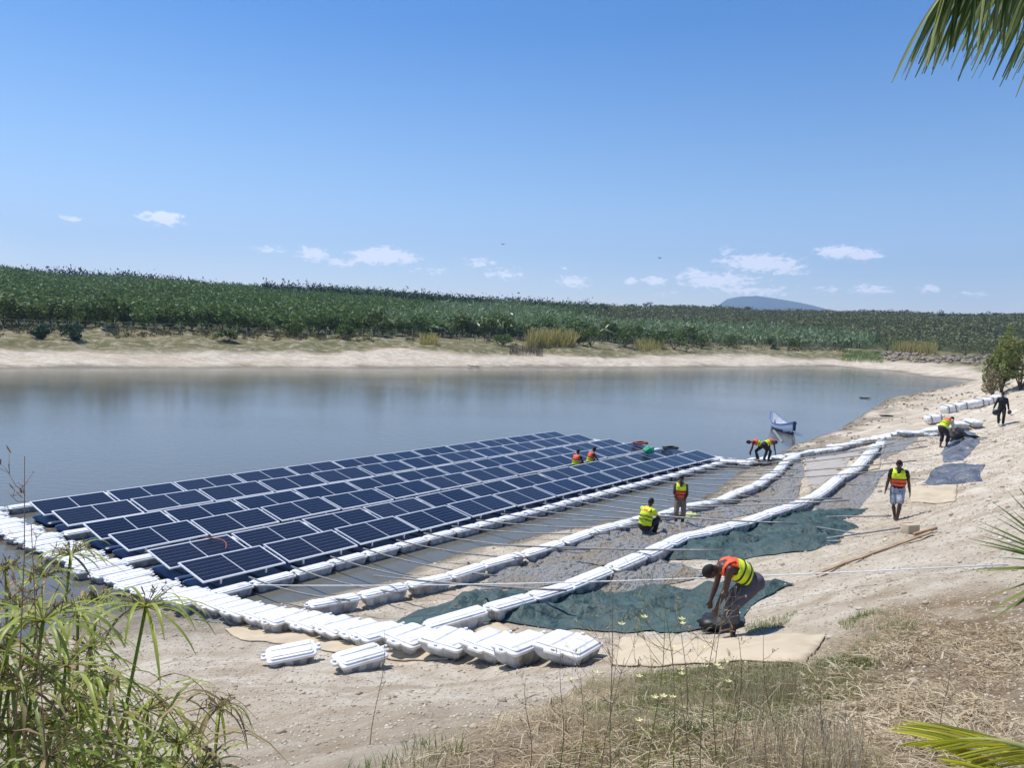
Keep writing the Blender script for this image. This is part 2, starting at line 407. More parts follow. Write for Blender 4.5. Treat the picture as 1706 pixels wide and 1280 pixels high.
# water
def water():
    m = bpy.data.materials.new('lake_water'); m.use_nodes = True; nt = m.node_tree; N = nt.nodes; L = nt.links; b = N['Principled BSDF']
    b.inputs['Base Color'].default_value = lin(102, 100, 90); b.inputs['Roughness'].default_value = .12; b.inputs['IOR'].default_value = 1.33
    tc = N.new('ShaderNodeTexCoord')
    mpn = N.new('ShaderNodeMapping'); mpn.inputs['Scale'].default_value = (1, 1.6, 1); L.new(tc.outputs['Object'], mpn.inputs[0])
    n = N.new('ShaderNodeTexNoise'); n.inputs['Scale'].default_value = 1.6; n.inputs['Detail'].default_value = 5; L.new(mpn.outputs[0], n.inputs['Vector'])
    n2 = N.new('ShaderNodeTexNoise'); n2.inputs['Scale'].default_value = .05; n2.inputs['Detail'].default_value = 3; L.new(mpn.outputs[0], n2.inputs['Vector'])
    r = N.new('ShaderNodeMapRange'); r.inputs[1].default_value = .35; r.inputs[2].default_value = .65; r.inputs[3].default_value = .25; r.inputs[4].default_value = 1; L.new(n2.outputs[0], r.inputs[0])
    # calmer close to the banks: amplitude grows with distance
    bp = N.new('ShaderNodeBump'); bp.inputs['Distance'].default_value = .016; L.new(n.outputs[0], bp.inputs['Height']); L.new(r.outputs[0], bp.inputs['Strength'])
    L.new(bp.outputs[0], b.inputs['Normal']); return m
mb = MB(); q = 40
V = [(x, y, 0) for x, y in SHORE]
mbx = MB(); mbx.add([(-400,-120,0),(260,-120,0),(260,420,0),(-400,420,0)], [(0,1,2,3)])
# keep the lake sheet to the lake: shoreline grown outward 6 m
def lake_mesh():
    n = len(SHORE); c = []
    for i in range(n):
        a = SHORE[i-1]; b = SHORE[(i+1) % n]; t = (b-a)/np.hypot(*(b-a)); nn = np.array([t[1], -t[0]])
        p = SHORE[i]+nn*2.5
        if sdist(np.array([p[0]]), np.array([p[1]]))[0] < 0: p = SHORE[i]-nn*2.5
        c.append(p)
    vs = [Vector((p[0], p[1])) for p in c]
    r = delaunay_2d_cdt(vs, [], [list(range(n))], 1, 1e-5)
    me = bpy.data.meshes.new('water'); me.from_pydata([(v.x, v.y, 0) for v in r[0]], [], [tuple(f) for f in r[2]])
    me.update(); 
    if len(me.polygons) and me.polygons[0].normal.z < 0: me.flip_normals()
    return me
tag(objm('water', lake_mesh(), water()), None, None, kind='structure')

# ------------------------------------------------------------------ materials list
M = {}
M['white'] = mat('white_plastic', lin(236,236,236), .45, var=(lin(204,196,180), 5, .5, .74), bump=(40, .12, .01))
M['grey_pl'] = mat('white_plastic_hull', lin(200,204,208), .42, var=(lin(150,142,128), 4, .42, .72))
M['blue'] = mat('blue_plastic', lin(56,82,124), .45, var=(lin(44,66,104), 5, .4, .7))
M['alu'] = mat('aluminium', lin(224,225,226), .4, .15)
M['steel'] = mat('galvanised_steel', lin(146,146,144), .5, .2, var=(lin(118,116,112), 8, .4, .7))
M['cable'] = mat('orange_cable', lin(150,70,50), .5)
M['black'] = mat('black_rubber', lin(28,28,30), .5)
M['rope'] = mat('white_rope', lin(232,232,228), .7)
M['green_sheet'] = mat('green_geotextile', lin(60,84,80), .6, bump=(4, 1.0, .16), var=(lin(42,62,60), 2.5, .4, .65))
M['grey_sheet'] = mat('grey_liner', lin(158,154,147), .3, bump=(8, 1.0, .3), var=(lin(160,146,124), .9, .5, .62))
M['dark_sheet'] = mat('dark_liner', lin(84,88,98), .3, bump=(4.0, 1.0, .2), var=(lin(120,120,122), 2.0, .45, .7))
M['shine_sheet'] = mat('silver_liner', lin(128,130,134), .28, bump=(4, 1.0, .12), var=(lin(90,92,98), 3, .4, .6))
M['card'] = mat('cardboard', lin(198,182,154), .85, var=(lin(184,166,138), 2.5, .4, .7), bump=(9, .25, .01))
M['skin'] = mat('dark_skin', lin(74,50,40), .5)
M['hair'] = mat('black_hair', lin(18,16,16), .8, bump=(90, .6, .01))
M['yellow'] = mat('yellow_vest', lin(222,240,38), .6, bump=(9, .3, .02)); M['orange'] = mat('orange_vest', lin(250,92,48), .6, bump=(9, .3, .02))
M['khaki'] = mat('khaki_cloth', lin(128,112,98), .85, bump=(14, .5, .02)); M['darkcl'] = mat('dark_cloth', lin(42,38,44), .85, bump=(14, .5, .02))
M['greycl'] = mat('grey_cloth', lin(86,82,90), .85, bump=(14, .6, .02)); M['lightcl'] = mat('pale_denim', lin(170,176,186), .85, bump=(22, .6, .02), var=(lin(120,128,142), 14, .45, .6))
M['blackcl'] = mat('black_cloth', lin(30,30,34), .85, bump=(14, .5, .02)); M['palecl'] = mat('pale_cloth', lin(196,186,170), .85)
M['eye'] = mat('eye_white', lin(220,215,205), .3)
M['rock'] = mat('rock', lin(168,152,136), .95, var=(lin(112,98,86), 2.5, .4, .65), bump=(6, .8, .08))
M['wood'] = mat('weathered_wood', lin(176,150,118), .85, var=(lin(128,104,80), 6, .4, .7))
M['post'] = mat('fence_wood', lin(150,142,130), .9)
M['bark'] = mat('bark', lin(86,72,58), .95)

def panel_glass():
    m = bpy.data.materials.new('solar_cells'); m.use_nodes = True; nt = m.node_tree; N = nt.nodes; L = nt.links; b = N['Principled BSDF']
    tc = N.new('ShaderNodeTexCoord'); s_ = N.new('ShaderNodeSeparateXYZ'); L.new(tc.outputs['Object'], s_.inputs[0])
    def mt(op, a, c=None):
        n = N.new('ShaderNodeMath'); n.operation = op
        for i, v in enumerate((a, c)):
            if v is None: continue
            if isinstance(v, (int, float)): n.inputs[i].default_value = v
            else: L.new(v, n.inputs[i])
        return n.outputs[0]
    ax = mt('ABSOLUTE', s_.outputs[0])
    fx = mt('FRACT', mt('DIVIDE', mt('SUBTRACT', ax, .018), .0895)); fy = mt('FRACT', mt('DIVIDE', mt('ADD', s_.outputs[1], 1.08), .18))
    lx = mt('LESS_THAN', fx, .09); ly = mt('LESS_THAN', fy, .10)
    cen = mt('LESS_THAN', ax, .016)
    oi = N.new('ShaderNodeObjectInfo')
    def mix(f, a, c):
        n = N.new('ShaderNodeMix'); n.data_type = 'RGBA'; 
        if isinstance(f, float): n.inputs[0].default_value = f
        else: L.new(f, n.inputs[0])
        for v, k in ((a, 6), (c, 7)):
            if isinstance(v, tuple): n.inputs[k].default_value = v
            else: L.new(v, n.inputs[k])
        return n.outputs[2]
    ns = N.new('ShaderNodeTexNoise'); ns.inputs['Scale'].default_value = 1.2; L.new(tc.outputs['Object'], ns.inputs['Vector'])
    c = mix(oi.outputs['Random'], lin(15,13,23), lin(28,26,37))
    c = mix(mt('MULTIPLY', lx, .5), c, lin(50,58,86)); c = mix(mt('MULTIPLY', ly, .75), c, lin(84,92,118))
    c = mix(cen, c, lin(190,192,196))
    L.new(c, b.inputs['Base Color']); L.new(mt('ADD', mt('MULTIPLY', oi.outputs['Random'], .14), .10), b.inputs['Roughness']); b.inputs['IOR'].default_value = 1.45
    b.inputs['Specular IOR Level'].default_value = .3
    return m
M['cells'] = panel_glass()

# ------------------------------------------------------------------ solar array
A0 = plane(295.5, 938.2, .6); A1 = plane(1161, 750, .6)
U = (A1-A0).normalized(); W = Vector((U.y, -U.x, 0)); LEN = (A1-A0).length; PU = LEN/12
ANG = math.atan2(U.y, U.x)
ROWS = [-9.08, -7.40, -5.24, -3.66, -1.52, 0.02]
PL, PW, TILT = PU-.09, 1.20, math.radians(10.4)
def AP(u, w_, z=0): 
    p = A0+U*u+W*w_; return Vector((p.x, p.y, z))
def rounded_rect(lx, ly, r, n=4):
    P = []
    for cx, cy, a0 in ((lx/2-r, ly/2-r, 0), (-lx/2+r, ly/2-r, 90), (-lx/2+r, -ly/2+r, 180), (lx/2-r, -ly/2+r, 270)):
        for k in range(n+1):
            a = math.radians(a0+90*k/n); P.append((cx+r*math.cos(a), cy+r*math.sin(a)))
    return P
def loft(mb, rings, mi=0, close=True):
    """rings: list of (outline, z)"""
    n = len(rings[0][0]); V = []; Fs = []
    for o, z in rings: V += [(x, y, z) for x, y in o]
    for i in range(len(rings)-1):
        for j in range(n): Fs.append((i*n+j, i*n+(j+1) % n, (i+1)*n+(j+1) % n, (i+1)*n+j))
    if close: Fs.append(tuple(range(n))[::-1]); Fs.append(tuple((len(rings)-1)*n+j for j in range(n)))
    mb.add(V, Fs, mi)
def build_panel():
    r = empty('solar_panel', (0, 0, 0))
    # local x along row, local y uphill (back, high edge at +y) -> origin under the high edge middle, z water level
    Mx = Matrix.Translation((0, 0, .6)) @ Matrix.Rotation(TILT, 4, 'X') @ Matrix.Translation((0, -PW/2, 0))
    mb = MB(); t = .04
    mb.box((0, PW/2-t/2, -.018), (PL, t, .036)); mb.box((0, -PW/2+t/2, -.018), (PL, t, .036))
    mb.box((PL/2-t/2, 0, -.0181), (t, PW-2*t, .036)); mb.box((-PL/2+t/2, 0, -.0181), (t, PW-2*t, .036))
    f = mb.build('frame', M['alu'], r); f.matrix_local = Mx
    mb = MB(); mb.box((0, 0, -.013), (PL-2*t-.001, PW-2*t-.001, .014)); g = mb.build('glass', M['cells'], r); g.matrix_local = Mx
    # blue pontoon
    mb = MB(); o = rounded_rect(2.0, 1.0, .1); o2 = rounded_rect(2.2, 1.34, .1); o3 = rounded_rect(1.8, .9, .12)
    loft(mb, [(o3, -.12), (o, -.04), (o2, .10), (o2, .14), (rounded_rect(2.12, 1.26, .1), .17)])
    mb.box((-.55, .0, .185), (.4, 1.0, .03)); mb.box((.55, .0, .185), (.4, 1.0, .03))
    fl = mb.build('support_float', M['blue'], r); fl.location = (0, -PW*.62, 0)
    for sx_ in (-1, 1):
        for yy, m_ in ((-PW*.12, 'blue'), (-PW*.9, 'alu')):
            zt = .6+yy*math.tan(TILT)-.045; mb = MB(); mb.box((0, 0, (zt+.16)/2), (.045, .035, zt-.16)); mb.box((0, 0, .18), (.13, .12, .03)); mb.build('bracket', M[m_], r).location = (sx_*.62, yy, 0)
    return r
P0 = build_panel(); first = True
rown = ['farthest', 'second farthest', 'third farthest', 'third nearest', 'second nearest', 'nearest']
ordn = ['first','second','third','fourth','fifth','sixth','seventh','eighth','ninth','tenth','eleventh','twelfth']
for i, wv in enumerate(ROWS):
    for k in range(12):
        o = P0 if first else copy_tree(P0); first = False
        p = AP((k+.5)*PU-.045+wv*.011, wv+random.uniform(-.01, .01), random.uniform(-.01, .012))
        o.location = p; o.rotation_euler = (random.uniform(-.012, .012), random.uniform(-.007, .007), ANG)
        tag(o, f"blue solar panel, {ordn[k]} from the left in the {rown[i]} row", 'solar panel', 'floating solar panels in six rows on the lake')

# ------------------------------------------------------------------ walkway floats
def scallop(lx, ly, d, k):
    """rounded rectangle outline with shallow flutes on the long sides"""
    P = []; n = 40; 
    def side(a, b, nrm, m_, depth):
        for i in range(m_):
            t = i/m_; x = a[0]+(b[0]-a[0])*t; y = a[1]+(b[1]-a[1])*t
            f = (1 if (t*k) % 1 > .5 else 0)*depth if .08 < t < .92 else 0
            if t < .04 : f = depth*.6
            P.append((x+nrm[0]*-f, y+nrm[1]*-f))
    side((lx/2, -ly/2), (lx/2, ly/2), (1, 0), 10, d*.6)
    side((lx/2, ly/2), (-lx/2, ly/2), (0, 1), 30, d)
    side((-lx/2, ly/2), (-lx/2, -ly/2), (-1, 0), 10, d*.6)
    side((-lx/2, -ly/2), (lx/2, -ly/2), (0, -1), 30, d)
    return P
def build_float(lx, ly, name, ribs=2, hh=.25):
    """long axis x; z=0 at bottom of hull, deck top at about hh+.1"""
    r = empty(name, (0, 0, 0))
    mb = MB()
    loft(mb, [(scallop(lx*.62, ly*.62, .02, 3), 0), (scallop(lx*.76, ly*.78, .035, 3), .05), (scallop(lx*.86, ly*.86, .05, 3), hh*.55), (scallop(lx*.9, ly*.9, .03, 3), hh)])
    h_ = mb.build('hull', M['grey_pl'], r); bevel(h_, .012, 2)
    mb = MB(); o = rounded_rect(lx, ly, .07); o1 = rounded_rect(lx-.02, ly-.02, .06); o2 = rounded_rect(lx-.1, ly-.08, .06)
    loft(mb, [(o1, hh), (o, hh+.012), (o, hh+.035), (o1, hh+.045), (o2, hh+.055), (rounded_rect(lx-.10, ly-.08, .05), hh+.075), (rounded_rect(lx-.12, ly-.10, .05), hh+.08)])
    d_ = mb.build('deck', M['white'], r, True); d_.data.set_sharp_from_angle(angle=math.radians(50))
    for i in range(ribs):
        mb = MB(); y = (i-(ribs-1)/2)*ly*.42
        loft(mb, [(rounded_rect(lx-.12, ly*(.27 if ribs > 1 else .5), .03), hh+.07), (rounded_rect(lx-.13, ly*(.25 if ribs > 1 else .46), .03), hh+.088), (rounded_rect(lx-.17, ly*(.19 if ribs > 1 else .36), .025), hh+.097)])
        mb.build('rib', M['white'], r, True).location = (0, y, 0); r.children[-1].data.set_sharp_from_angle(angle=math.radians(50))
    for sx_ in (-1, 1):
        mb = MB(); loft(mb, [(rounded_rect(.12, ly*.34, .04), hh+.01), (rounded_rect(.12, ly*.34, .04), hh+.045), (rounded_rect(.10, ly*.28, .04), hh+.055)])
        mb.tube([(sx_*.02, 0, hh+.05), (sx_*.02, 0, hh+.085)], .03, 8)
        l_ = mb.build('connector_lug', M['white'], r, True); l_.location = (sx_*(lx/2+.02), 0, 0); l_.data.set_sharp_from_angle(angle=math.radians(50))
    return r
protos = {}
def place_float(kind, p, d, label, group, up=None, cat='float'):
    """p: centre of hull bottom, d: direction of long axis (3D)"""
    if kind not in protos:
        spec = {'slim': (1.15, .42, 'walkway_float', 1), 'cross': (1.0, .68, 'walkway_float', 2), 'link': (.92, .52, 'connector_float', 1), 'shore': (.80, .82, 'walkway_float', 2), 'loose': (.78, .50, 'walkway_float', 2)}[kind]
        protos[kind] = build_float(spec[0], spec[1], spec[2], spec[3], .19 if kind in ('shore', 'loose') else .25); o = protos[kind]
    else: o = copy_tree(protos[kind])
    d = Vector(d).normalized(); upv = Vector(up) if up is not None else Vector((0, 0, 1)); y = upv.cross(d).normalized(); z = d.cross(y)
    o.rotation_mode = 'XYZ'; o.rotation_euler = Matrix((d, y, z)).transposed().to_euler(); o.location = p
    tag(o, label, cat, group); return o
def gz(x, y): return max(hz(x, y), -.12)
def resample(pts, step):
    out = [pts[0]]; acc = 0; 
    L_ = [0]
    for a, b in zip(pts, pts[1:]): L_.append(L_[-1]+(b-a).length)
    n = int(L_[-1]/step); res = []
    for k in range(n+1):
        s = k*step; i = 0
        while i < len(L_)-2 and L_[i+1] < s: i += 1
        t = (s-L_[i])/(L_[i+1]-L_[i]); res.append(pts[i].lerp(pts[i+1], t))
    return res
def along(pts, step, kind, labelf, group):
    R_ = resample(pts, step); out = []
    for i in range(len(R_)-1):
        a, b = R_[i], R_[i+1]; za, zb = gz(a.x, a.y), gz(b.x, b.y); m_ = (a+b)/2
        d = Vector((b.x-a.x, b.y-a.y, zb-za)); p = Vector((m_.x, m_.y, (za+zb)/2+.0))
        # small sideways wobble
        d.rotate(Matrix.Rotation(random.uniform(-.035, .035), 3, 'Z'))
        place_float(kind, p, d, labelf, group); out.append(m_)
    return out
# B: the walkway along the front row (straight)
wb = plane(700, 893, .33); WB = (wb-A0).dot(W)
print('WB', WB)
ub0 = (plane(362, 992, .33)-A0).dot(U); ub1 = (plane(1195, 760, .33)-A0).dot(U); print('ub', ub0, ub1)
STEP = PU/2
nB = int(round((ub1-ub0)/STEP)); Bp = []
for k in range(nB):
    u = ub0+(k+.5)*STEP; p = AP(u, WB+random.uniform(-.03, .03), -.1); Bp.append(p)
    place_float('slim', p, U.copy(), 'white walkway float in the straight line along the front row of panels', 'floats along the front row of panels')
# C, D lines
Cpx = [(512,1006),(570,996),(625,983),(680,972),(735,962),(790,943),(850,926),(905,912),(960,893),(1000,880),(1058,865),(1120,850),(1155,840),(1216,824),(1263,806),(1290,788),(1304,771),(1328,758)]
Dpx = [(712,1036),(755,1028),(840,1003),(928,975),(998,954),(1040,935),(1076,918),(1117,901),(1140,888),(1193,880),(1237,868),(1296,849),(1340,831),(1369,815),(1398,794),(1437,768),(1458,742),(1469,730)]
Cw = [hit(x, y, .33) for x, y in Cpx]; Dw = [hit(x, y, .36) for x, y in Dpx]
along(Cw, 1.2, 'slim', 'white float in the middle curving line lying on the mud flat', 'floats in the middle curving line')
along(Dw, 1.2, 'slim', 'white float in the outer curving line between green sheets and the bank', 'floats in the outer curving line')
print('C', [((p-A0).dot(U).__round__(1), (p-A0).dot(W).__round__(1)) for p in Cw]); print('D', [(round((p-A0).dot(U), 1), round((p-A0).dot(W), 1), round(p.z, 2)) for p in Dw])
# A: crosswise walkway at the left end, running on up the shore
a0 = plane(0, 860, .33); a1 = plane(335, 999, .33); dA = (a1-a0).normalized()
Apts = [a0-dA*3.2, a0, a1]+[hit(x, y, .38) for x, y in [(425,1010),(480,1022),(560,1034),(640,1045),(720,1052),(800,1056),(870,1061)]]+[atd(945, 1069, 11.3), atd(1010, 1078, 11.05), atd(1058, 1083, 10.9), atd(1082, 1086, 10.85)]
print('A', [(round(p.x, 1), round(p.y, 1), round(p.z, 2)) for p in Apts])
def walk_at(P_, d):
    for a_, b_ in zip(P_, P_[1:]):
        l_ = (b_-a_).length
        if d <= l_: return a_.lerp(b_, d/l_)
        d -= l_
    return None
Ap = [Vector((p.x, p.y, 0)) for p in Apts]; Ap = Ap[:1]+[Ap[1], Ap[1].lerp(Ap[2], .9)]+Ap[2:]
for _ in range(3):
    Ap = Ap[:1]+[q_ for a_, b_ in zip(Ap, Ap[1:]) for q_ in (a_.lerp(b_, .25), a_.lerp(b_, .75))]+Ap[-1:]
def gs(x, y): return max(float(np.mean(height(np.array([x, x+1, x-1, x, x, x+.5, x-.5]), np.array([y, y, y, y+1, y-1, y+.5, y-.5]), False))), -.12)
dd = .1; i = 0
while True:
    q1 = walk_at(Ap, dd)
    if q1 is None: break
    land = hz(q1.x, q1.y) > .12 or q1.x > -6.2
    kind, st = (('shore', .83) if i % 4 != 2 else ('link', .54)) if land else (('cross', .70) if i % 2 else ('link', .54))
    q2 = walk_at(Ap, dd+st)
    if q2 is None: break
    m_ = (q1+q2)/2; t = (q2-q1).normalized(); c = Vector((-t.y, t.x, 0)); c.rotate(Matrix.Rotation(random.uniform(-.025, .025), 3, 'Z'))
    e1 = m_+c*.45; e2 = m_-c*.45; d = Vector((c.x, c.y, (gs(e1.x, e1.y)-gs(e2.x, e2.y))*.5)); off = c*(-.14 if kind == 'link' else 0)
    place_float(kind, Vector((m_.x, m_.y, gs(m_.x, m_.y)+(.03 if land else 0)))+off, d,
        'white float lying across the near walkway on the shore' if land else 'white float across the walkway at the left end of the panels',
        'floats of the near walkway on the shore' if land else 'floats of the left end walkway')
    dd += st; i += 1
# far end walkway and stubs between row pairs
for k in range(16):
    p = AP(LEN+.65, -10.3+k*.85, -.1); place_float('cross', p, U, 'white float at the far right end of the panel rows', 'floats at the far end of the panels')
for wv in (-10.35, -6.15+.0, -2.4):
    for k in list(range(0, 24)):
        if wv < -10 and 3 < k < 23: continue
        p = AP(-.9+k*PU/2, wv+(.15 if wv > -9 else 0), -.1); place_float('slim', p, U, 'white walkway float in the lane between two rows of panels', 'floats in the lanes between rows')
# E: cross walkway up the right bank
Epx = [(1203,762),(1250,763),(1338,753),(1400,740),(1464,726),(1517,718),(1565,710),(1643,698)]
Ew = [hit(x, y, .36) for x, y in Epx]
Rs = resample([Vector((p.x, p.y, 0)) for p in Ew], .70)
for i in range(len(Rs)-1):
    a, b = Rs[i], Rs[i+1]; m_ = (a+b)/2; t = (b-a).normalized(); c = Vector((-t.y, t.x, 0))
    e1 = m_+c*.5; e2 = m_-c*.5; d = Vector((c.x, c.y, (gz(e1.x, e1.y)-gz(e2.x, e2.y))))
    place_float('cross', Vector((m_.x, m_.y, gz(m_.x, m_.y))), d, 'white float in the far walkway climbing the right bank', 'floats of the far walkway up the bank')
print('E', [(round(p.x, 1), round(p.y, 1), round(p.z, 2)) for p in Ew])
# loose floats
for (px, py, rz, lb) in ((487,1092,.35,'loose white float lying tilted on the sand, the left one of a pair'), (600,1100,.62,'loose white float lying on the sand, the right one of a pair')):
    p = hit(px, py+14); d = Vector((math.cos(rz), math.sin(rz), .06)); e = p+d*.5; d.z = (hz(e.x, e.y)-hz(p.x-d.x*.5, p.y-d.y*.5))*.6+.1
    place_float('loose', Vector((p.x, p.y, hz(p.x, p.y)-.01)), d, lb, None, up=(-.08, -.14, 1))
p = hit(770, 1060); 
# wrapped bundles on the right bank
def bundle(pxa, pxb, label, hgt=.62):
    a = hit(*pxa); b = hit(*pxb); d = b-a; rz = math.atan2(d.y, d.x); ln = math.hypot(d.x, d.y)
    r = empty('float_bundle', (a+b)/2, rz); mb = MB(); n = 10; o = []
    rings = []
    for i in range(n+1):
        x = -ln/2+ln*i/n; q_ = 1+.06*math.sin(i*2.1)
        o.append((x, q_))
    V = []; Fs = []; K = 14
    for i, (x, q_) in enumerate(o):
        for j in range(K):
            th = 2*PI*j/K; e_ = .42; cx = math.copysign(abs(math.cos(th))**e_, math.cos(th))*.5*q_; cz = math.copysign(abs(math.sin(th))**e_, math.sin(th))*hgt/2*q_
            end = .9 if i in (0, n) else 1
            V.append((x, cx*end+random.uniform(-.02, .02), hgt/2-.02+cz*end+random.uniform(-.02, .02)))
    for i in range(n):
        for j in range(K): Fs.append((i*K+j, (i+1)*K+j, (i+1)*K+(j+1) % K, i*K+(j+1) % K))
    Fs.append(tuple(range(K))); Fs.append(tuple(n*K+j for j in range(K))[::-1])
    mb.add(V, Fs); mb.build('wrapped_stack', M['white'], r, True)
    for s_ in (-.28, .3):
        mb = MB(); mb.box((s_*ln, 0, hgt/2-.02), (.05, 1.07, hgt*1.09)); mb.build('strap', M['steel'], r)
    r.rotation_euler[1] = -math.atan2(d.z, ln)
    tag(r, label, 'float bundle', 'wrapped bundles of floats on the right bank'); return r
bundle((1572,690),(1592,686),'short grey wrapped bundle of floats, leftmost in the far row')
bundle((1594,685),(1642,676),'long grey wrapped bundle of floats in the middle of the far row')
bundle((1643,676),(1672,668),'grey wrapped bundle of floats behind the person in black')
bundle((1543,706),(1572,702),'untidy pale bundle of floats behind the stooping worker', .5)

# ------------------------------------------------------------------ steel poles
def pole(a, b, label, group, sag=.05, r=.022, m='steel', name='steel_pole'):
    pts = []
    for i in range(9):
        t = i/8; p = a.lerp(b, t); p.z -= sag*4*t*(1-t); pts.append(p-a)
    mb = MB(); mb.tube(pts, r, 8); o = mb.build(name, M[m], None, True); o.location = a; tag(o, label, 'pole' if name != 'rope' else 'rope', group); return o
def dist_to_poly(p, P):
    return min((p.xy-q_.xy).length for q_ in P)
Cr = resample(Cw, .2); Dr = resample(Dw, .2)
def cross_w(u, P):
    q_ = min(P, key=lambda q2: abs((q2-A0).dot(U)-u)); return (q_-A0).dot(W), q_
for k, p in enumerate(Bp):
    if k < 1: continue
    u = (p-A0).dot(U)-STEP/2+random.uniform(-.08, .08)
    wC, qc = cross_w(u, Cr); okC = abs((qc-A0).dot(U)-u) < .5
    wD, qd = cross_w(u, Dr); okD = abs((qd-A0).dot(U)-u) < .6
    a = AP(u, WB-.05, .36)
    if okC: e = AP(u+random.uniform(-.15, .15), wC+random.uniform(.4, 1.2)); zz = max(hz(qc.x, qc.y), -.12)+.45
    else: e = AP(u, WB+random.uniform(4.6, 5.6)); zz = max(hz(e.x, e.y), 0)+.1
    e.z = zz-.02
    pole(a, e, 'grey steel pole from the front row walkway across the muddy channel', 'steel poles crossing the muddy channel', .1)
    if okD and okC and random.random() < .6:
        a2 = AP(u+.18, wC-random.uniform(.3, .9)); a2.z = zz; e2 = AP(u+random.uniform(-.2, .3), wD+random.uniform(.6, 2.2)); 
        e2.z = max(hz(e2.x, e2.y)+.06, 0)
        mid = max(hz(qd.x, qd.y), -.1)+.46; t = (wD-(a2-A0).dot(W))/((e2-A0).dot(W)-(a2-A0).dot(W)); need = mid-(a2.z+(e2.z-a2.z)*t)
        if need > 0: e2.z += need/t
        pole(a2, e2, 'grey steel pole laid from the middle float line over the outer line', 'steel poles laid over the outer float line', .04)
for (x0, y0, x1, y1) in ((1400,968,1556,898),(1085,968,1180,962),(1060,935,1180,955),(1000,948,1110,962)):
    pass
# loose poles lying on the green sheets
for (x0, y0, x1, y1) in ((1215,906,1290,900),(1345,876,1430,890),(1300,905,1400,902),(1245,892,1345,896),(1340,862,1485,860),(1290,880,1390,884),(1360,900,1500,880)):
    a = hit(x0, y0, .08); b = hit(x1, y1, .08); pole(a, b, 'grey steel pole lying loose on the green sheet', 'loose poles on the green sheet', 0)
for (x0, y0, x1, y1) in ((895,1040,740,1022),(1040,1020,900,1000),):
    pass
# rope
ra = plane(395, 975, .42); rb = hit(1680, 941, .02)
pole(ra, rb, 'long taut white rope stretched from the panels to the right bank', None, .12, .011, 'rope', 'rope')

# ------------------------------------------------------------------ sheets
def drape(name, pix, m, label, cat, off=.035, wr=.05, step=.16, scale=1.6, thick=0, seed=1, kindp=None, edge=.05):
    P = [hit(x, y) for x, y in pix]; ring = []
    n = len(P)
    for i in range(n):
        a, b = P[i], P[(i+1) % n]; k = max(1, int((b-a).xy.length/.18))
        for j in range(k):
            q_ = a.lerp(b, j/k); jx = float(fbm(np.array([q_.x*1.7]), np.array([q_.y*1.7]), 3, seed)[0])*edge*2
            ring.append(Vector((q_.x+jx, q_.y+float(vnoise(np.array([q_.x*2.]), np.array([q_.y*2.]), seed+9)[0])*edge*2)))
    xs = [v.x for v in ring]; ys = [v.y for v in ring]
    gx, gy = np.meshgrid(np.arange(min(xs), max(xs), step), np.arange(min(ys), max(ys), step))
    gx = gx.ravel()+rng.uniform(-.3, .3, gx.size)*step; gy = gy.ravel()+rng.uniform(-.3, .3, gy.size)*step
    k = inpoly(gx, gy, [(v.x, v.y) for v in ring]); pts = ring+[Vector((x, y)) for x, y in zip(gx[k], gy[k])]
    r = delaunay_2d_cdt(pts, [], [list(range(len(ring)))], 2, 1e-5)
    c = Vector((np.mean(xs), np.mean(ys), 0)); X = np.array([v.x for v in r[0]]); Y = np.array([v.y for v in r[0]])
    a1 = fbm(X*scale, Y*scale, 4, seed+3); rid = 1-np.abs(fbm(X*scale*.8+a1*.8, Y*scale*.8, 3, seed+40))*3.2
    ra = np.array([(v.x, v.y) for v in ring]); de = np.sqrt(((X[:, None]-ra[None, :, 0])**2+(Y[:, None]-ra[None, :, 1])**2).min(1)); ek = sstep(0, .45, de)*.9+.1
    Zv = np.maximum(height(X, Y), -.02)+(off+wr*np.clip(rid, 0, 1)**2+wr*.5*(a1+.5))*ek+.008
    c.z = float(Zv.mean())
    me = bpy.data.meshes.new(name); me.from_pydata([(x-c.x, y-c.y, z-c.z) for x, y, z in zip(X, Y, Zv)], [], [tuple(f) for f in r[2]])
    me.polygons.foreach_set('use_smooth', [True]*len(me.polygons)); me.update()
    if sum(p.normal.z for p in me.polygons) < 0: me.flip_normals()
    o = objm(name, me, m); o.location = c
    if thick:
        md = o.modifiers.new('s', 'SOLIDIFY'); md.thickness = thick; md.offset = 1; eval_mod(o)
    tag(o, label, cat); return o
drape('liner_sheet', [(820,950),(880,938),(960,905),(1060,882),(1120,872),(1190,850),(1262,825),(1300,800),(1318,778),(1335,762),(1340,790),(1328,835),(1285,850),(1230,862),(1180,876),(1130,893),(1080,915),(1030,935),(960,962),(880,985),(800,985)],
      M['grey_sheet'], 'long crumpled grey liner sheet between the middle and outer float lines', 'liner sheet', .02, .12, .11, 2.0, seed=4)
drape('green_sheet', [(640,1048),(700,1018),(790,990),(870,984),(960,990),(1040,985),(1100,978),(1150,984),(1200,974),(1262,970),(1322,976),(1288,992),(1248,1012),(1238,1040),(1150,1054),(1060,1056),(960,1050),(860,1042),(740,1040)],
      M['green_sheet'], 'dark green geotextile sheet under the front stooping worker', 'ground sheet', .04, .17, .10, 1.0, seed=11)
drape('green_sheet', [(1120,905),(1190,893),(1250,876),(1300,860),(1350,852),(1450,848),(1434,857),(1400,868),(1432,879),(1405,890),(1394,908),(1357,918),(1250,930),(1180,934),(1100,936),(1090,918)],
      M['green_sheet'], 'dark green geotextile sheet beside the bend of the outer float line', 'ground sheet', .04, .15, .10, 1.1, seed=17)
drape('liner_sheet', [(985,972),(1060,930),(1100,936),(1150,948),(1180,958),(1130,972),(1060,985),(1000,1000),(950,1005)],
      M['grey_sheet'], 'small grey liner sheet with folds behind the front green sheet', 'liner sheet', .05, .14, .1, 2.2, seed=19)
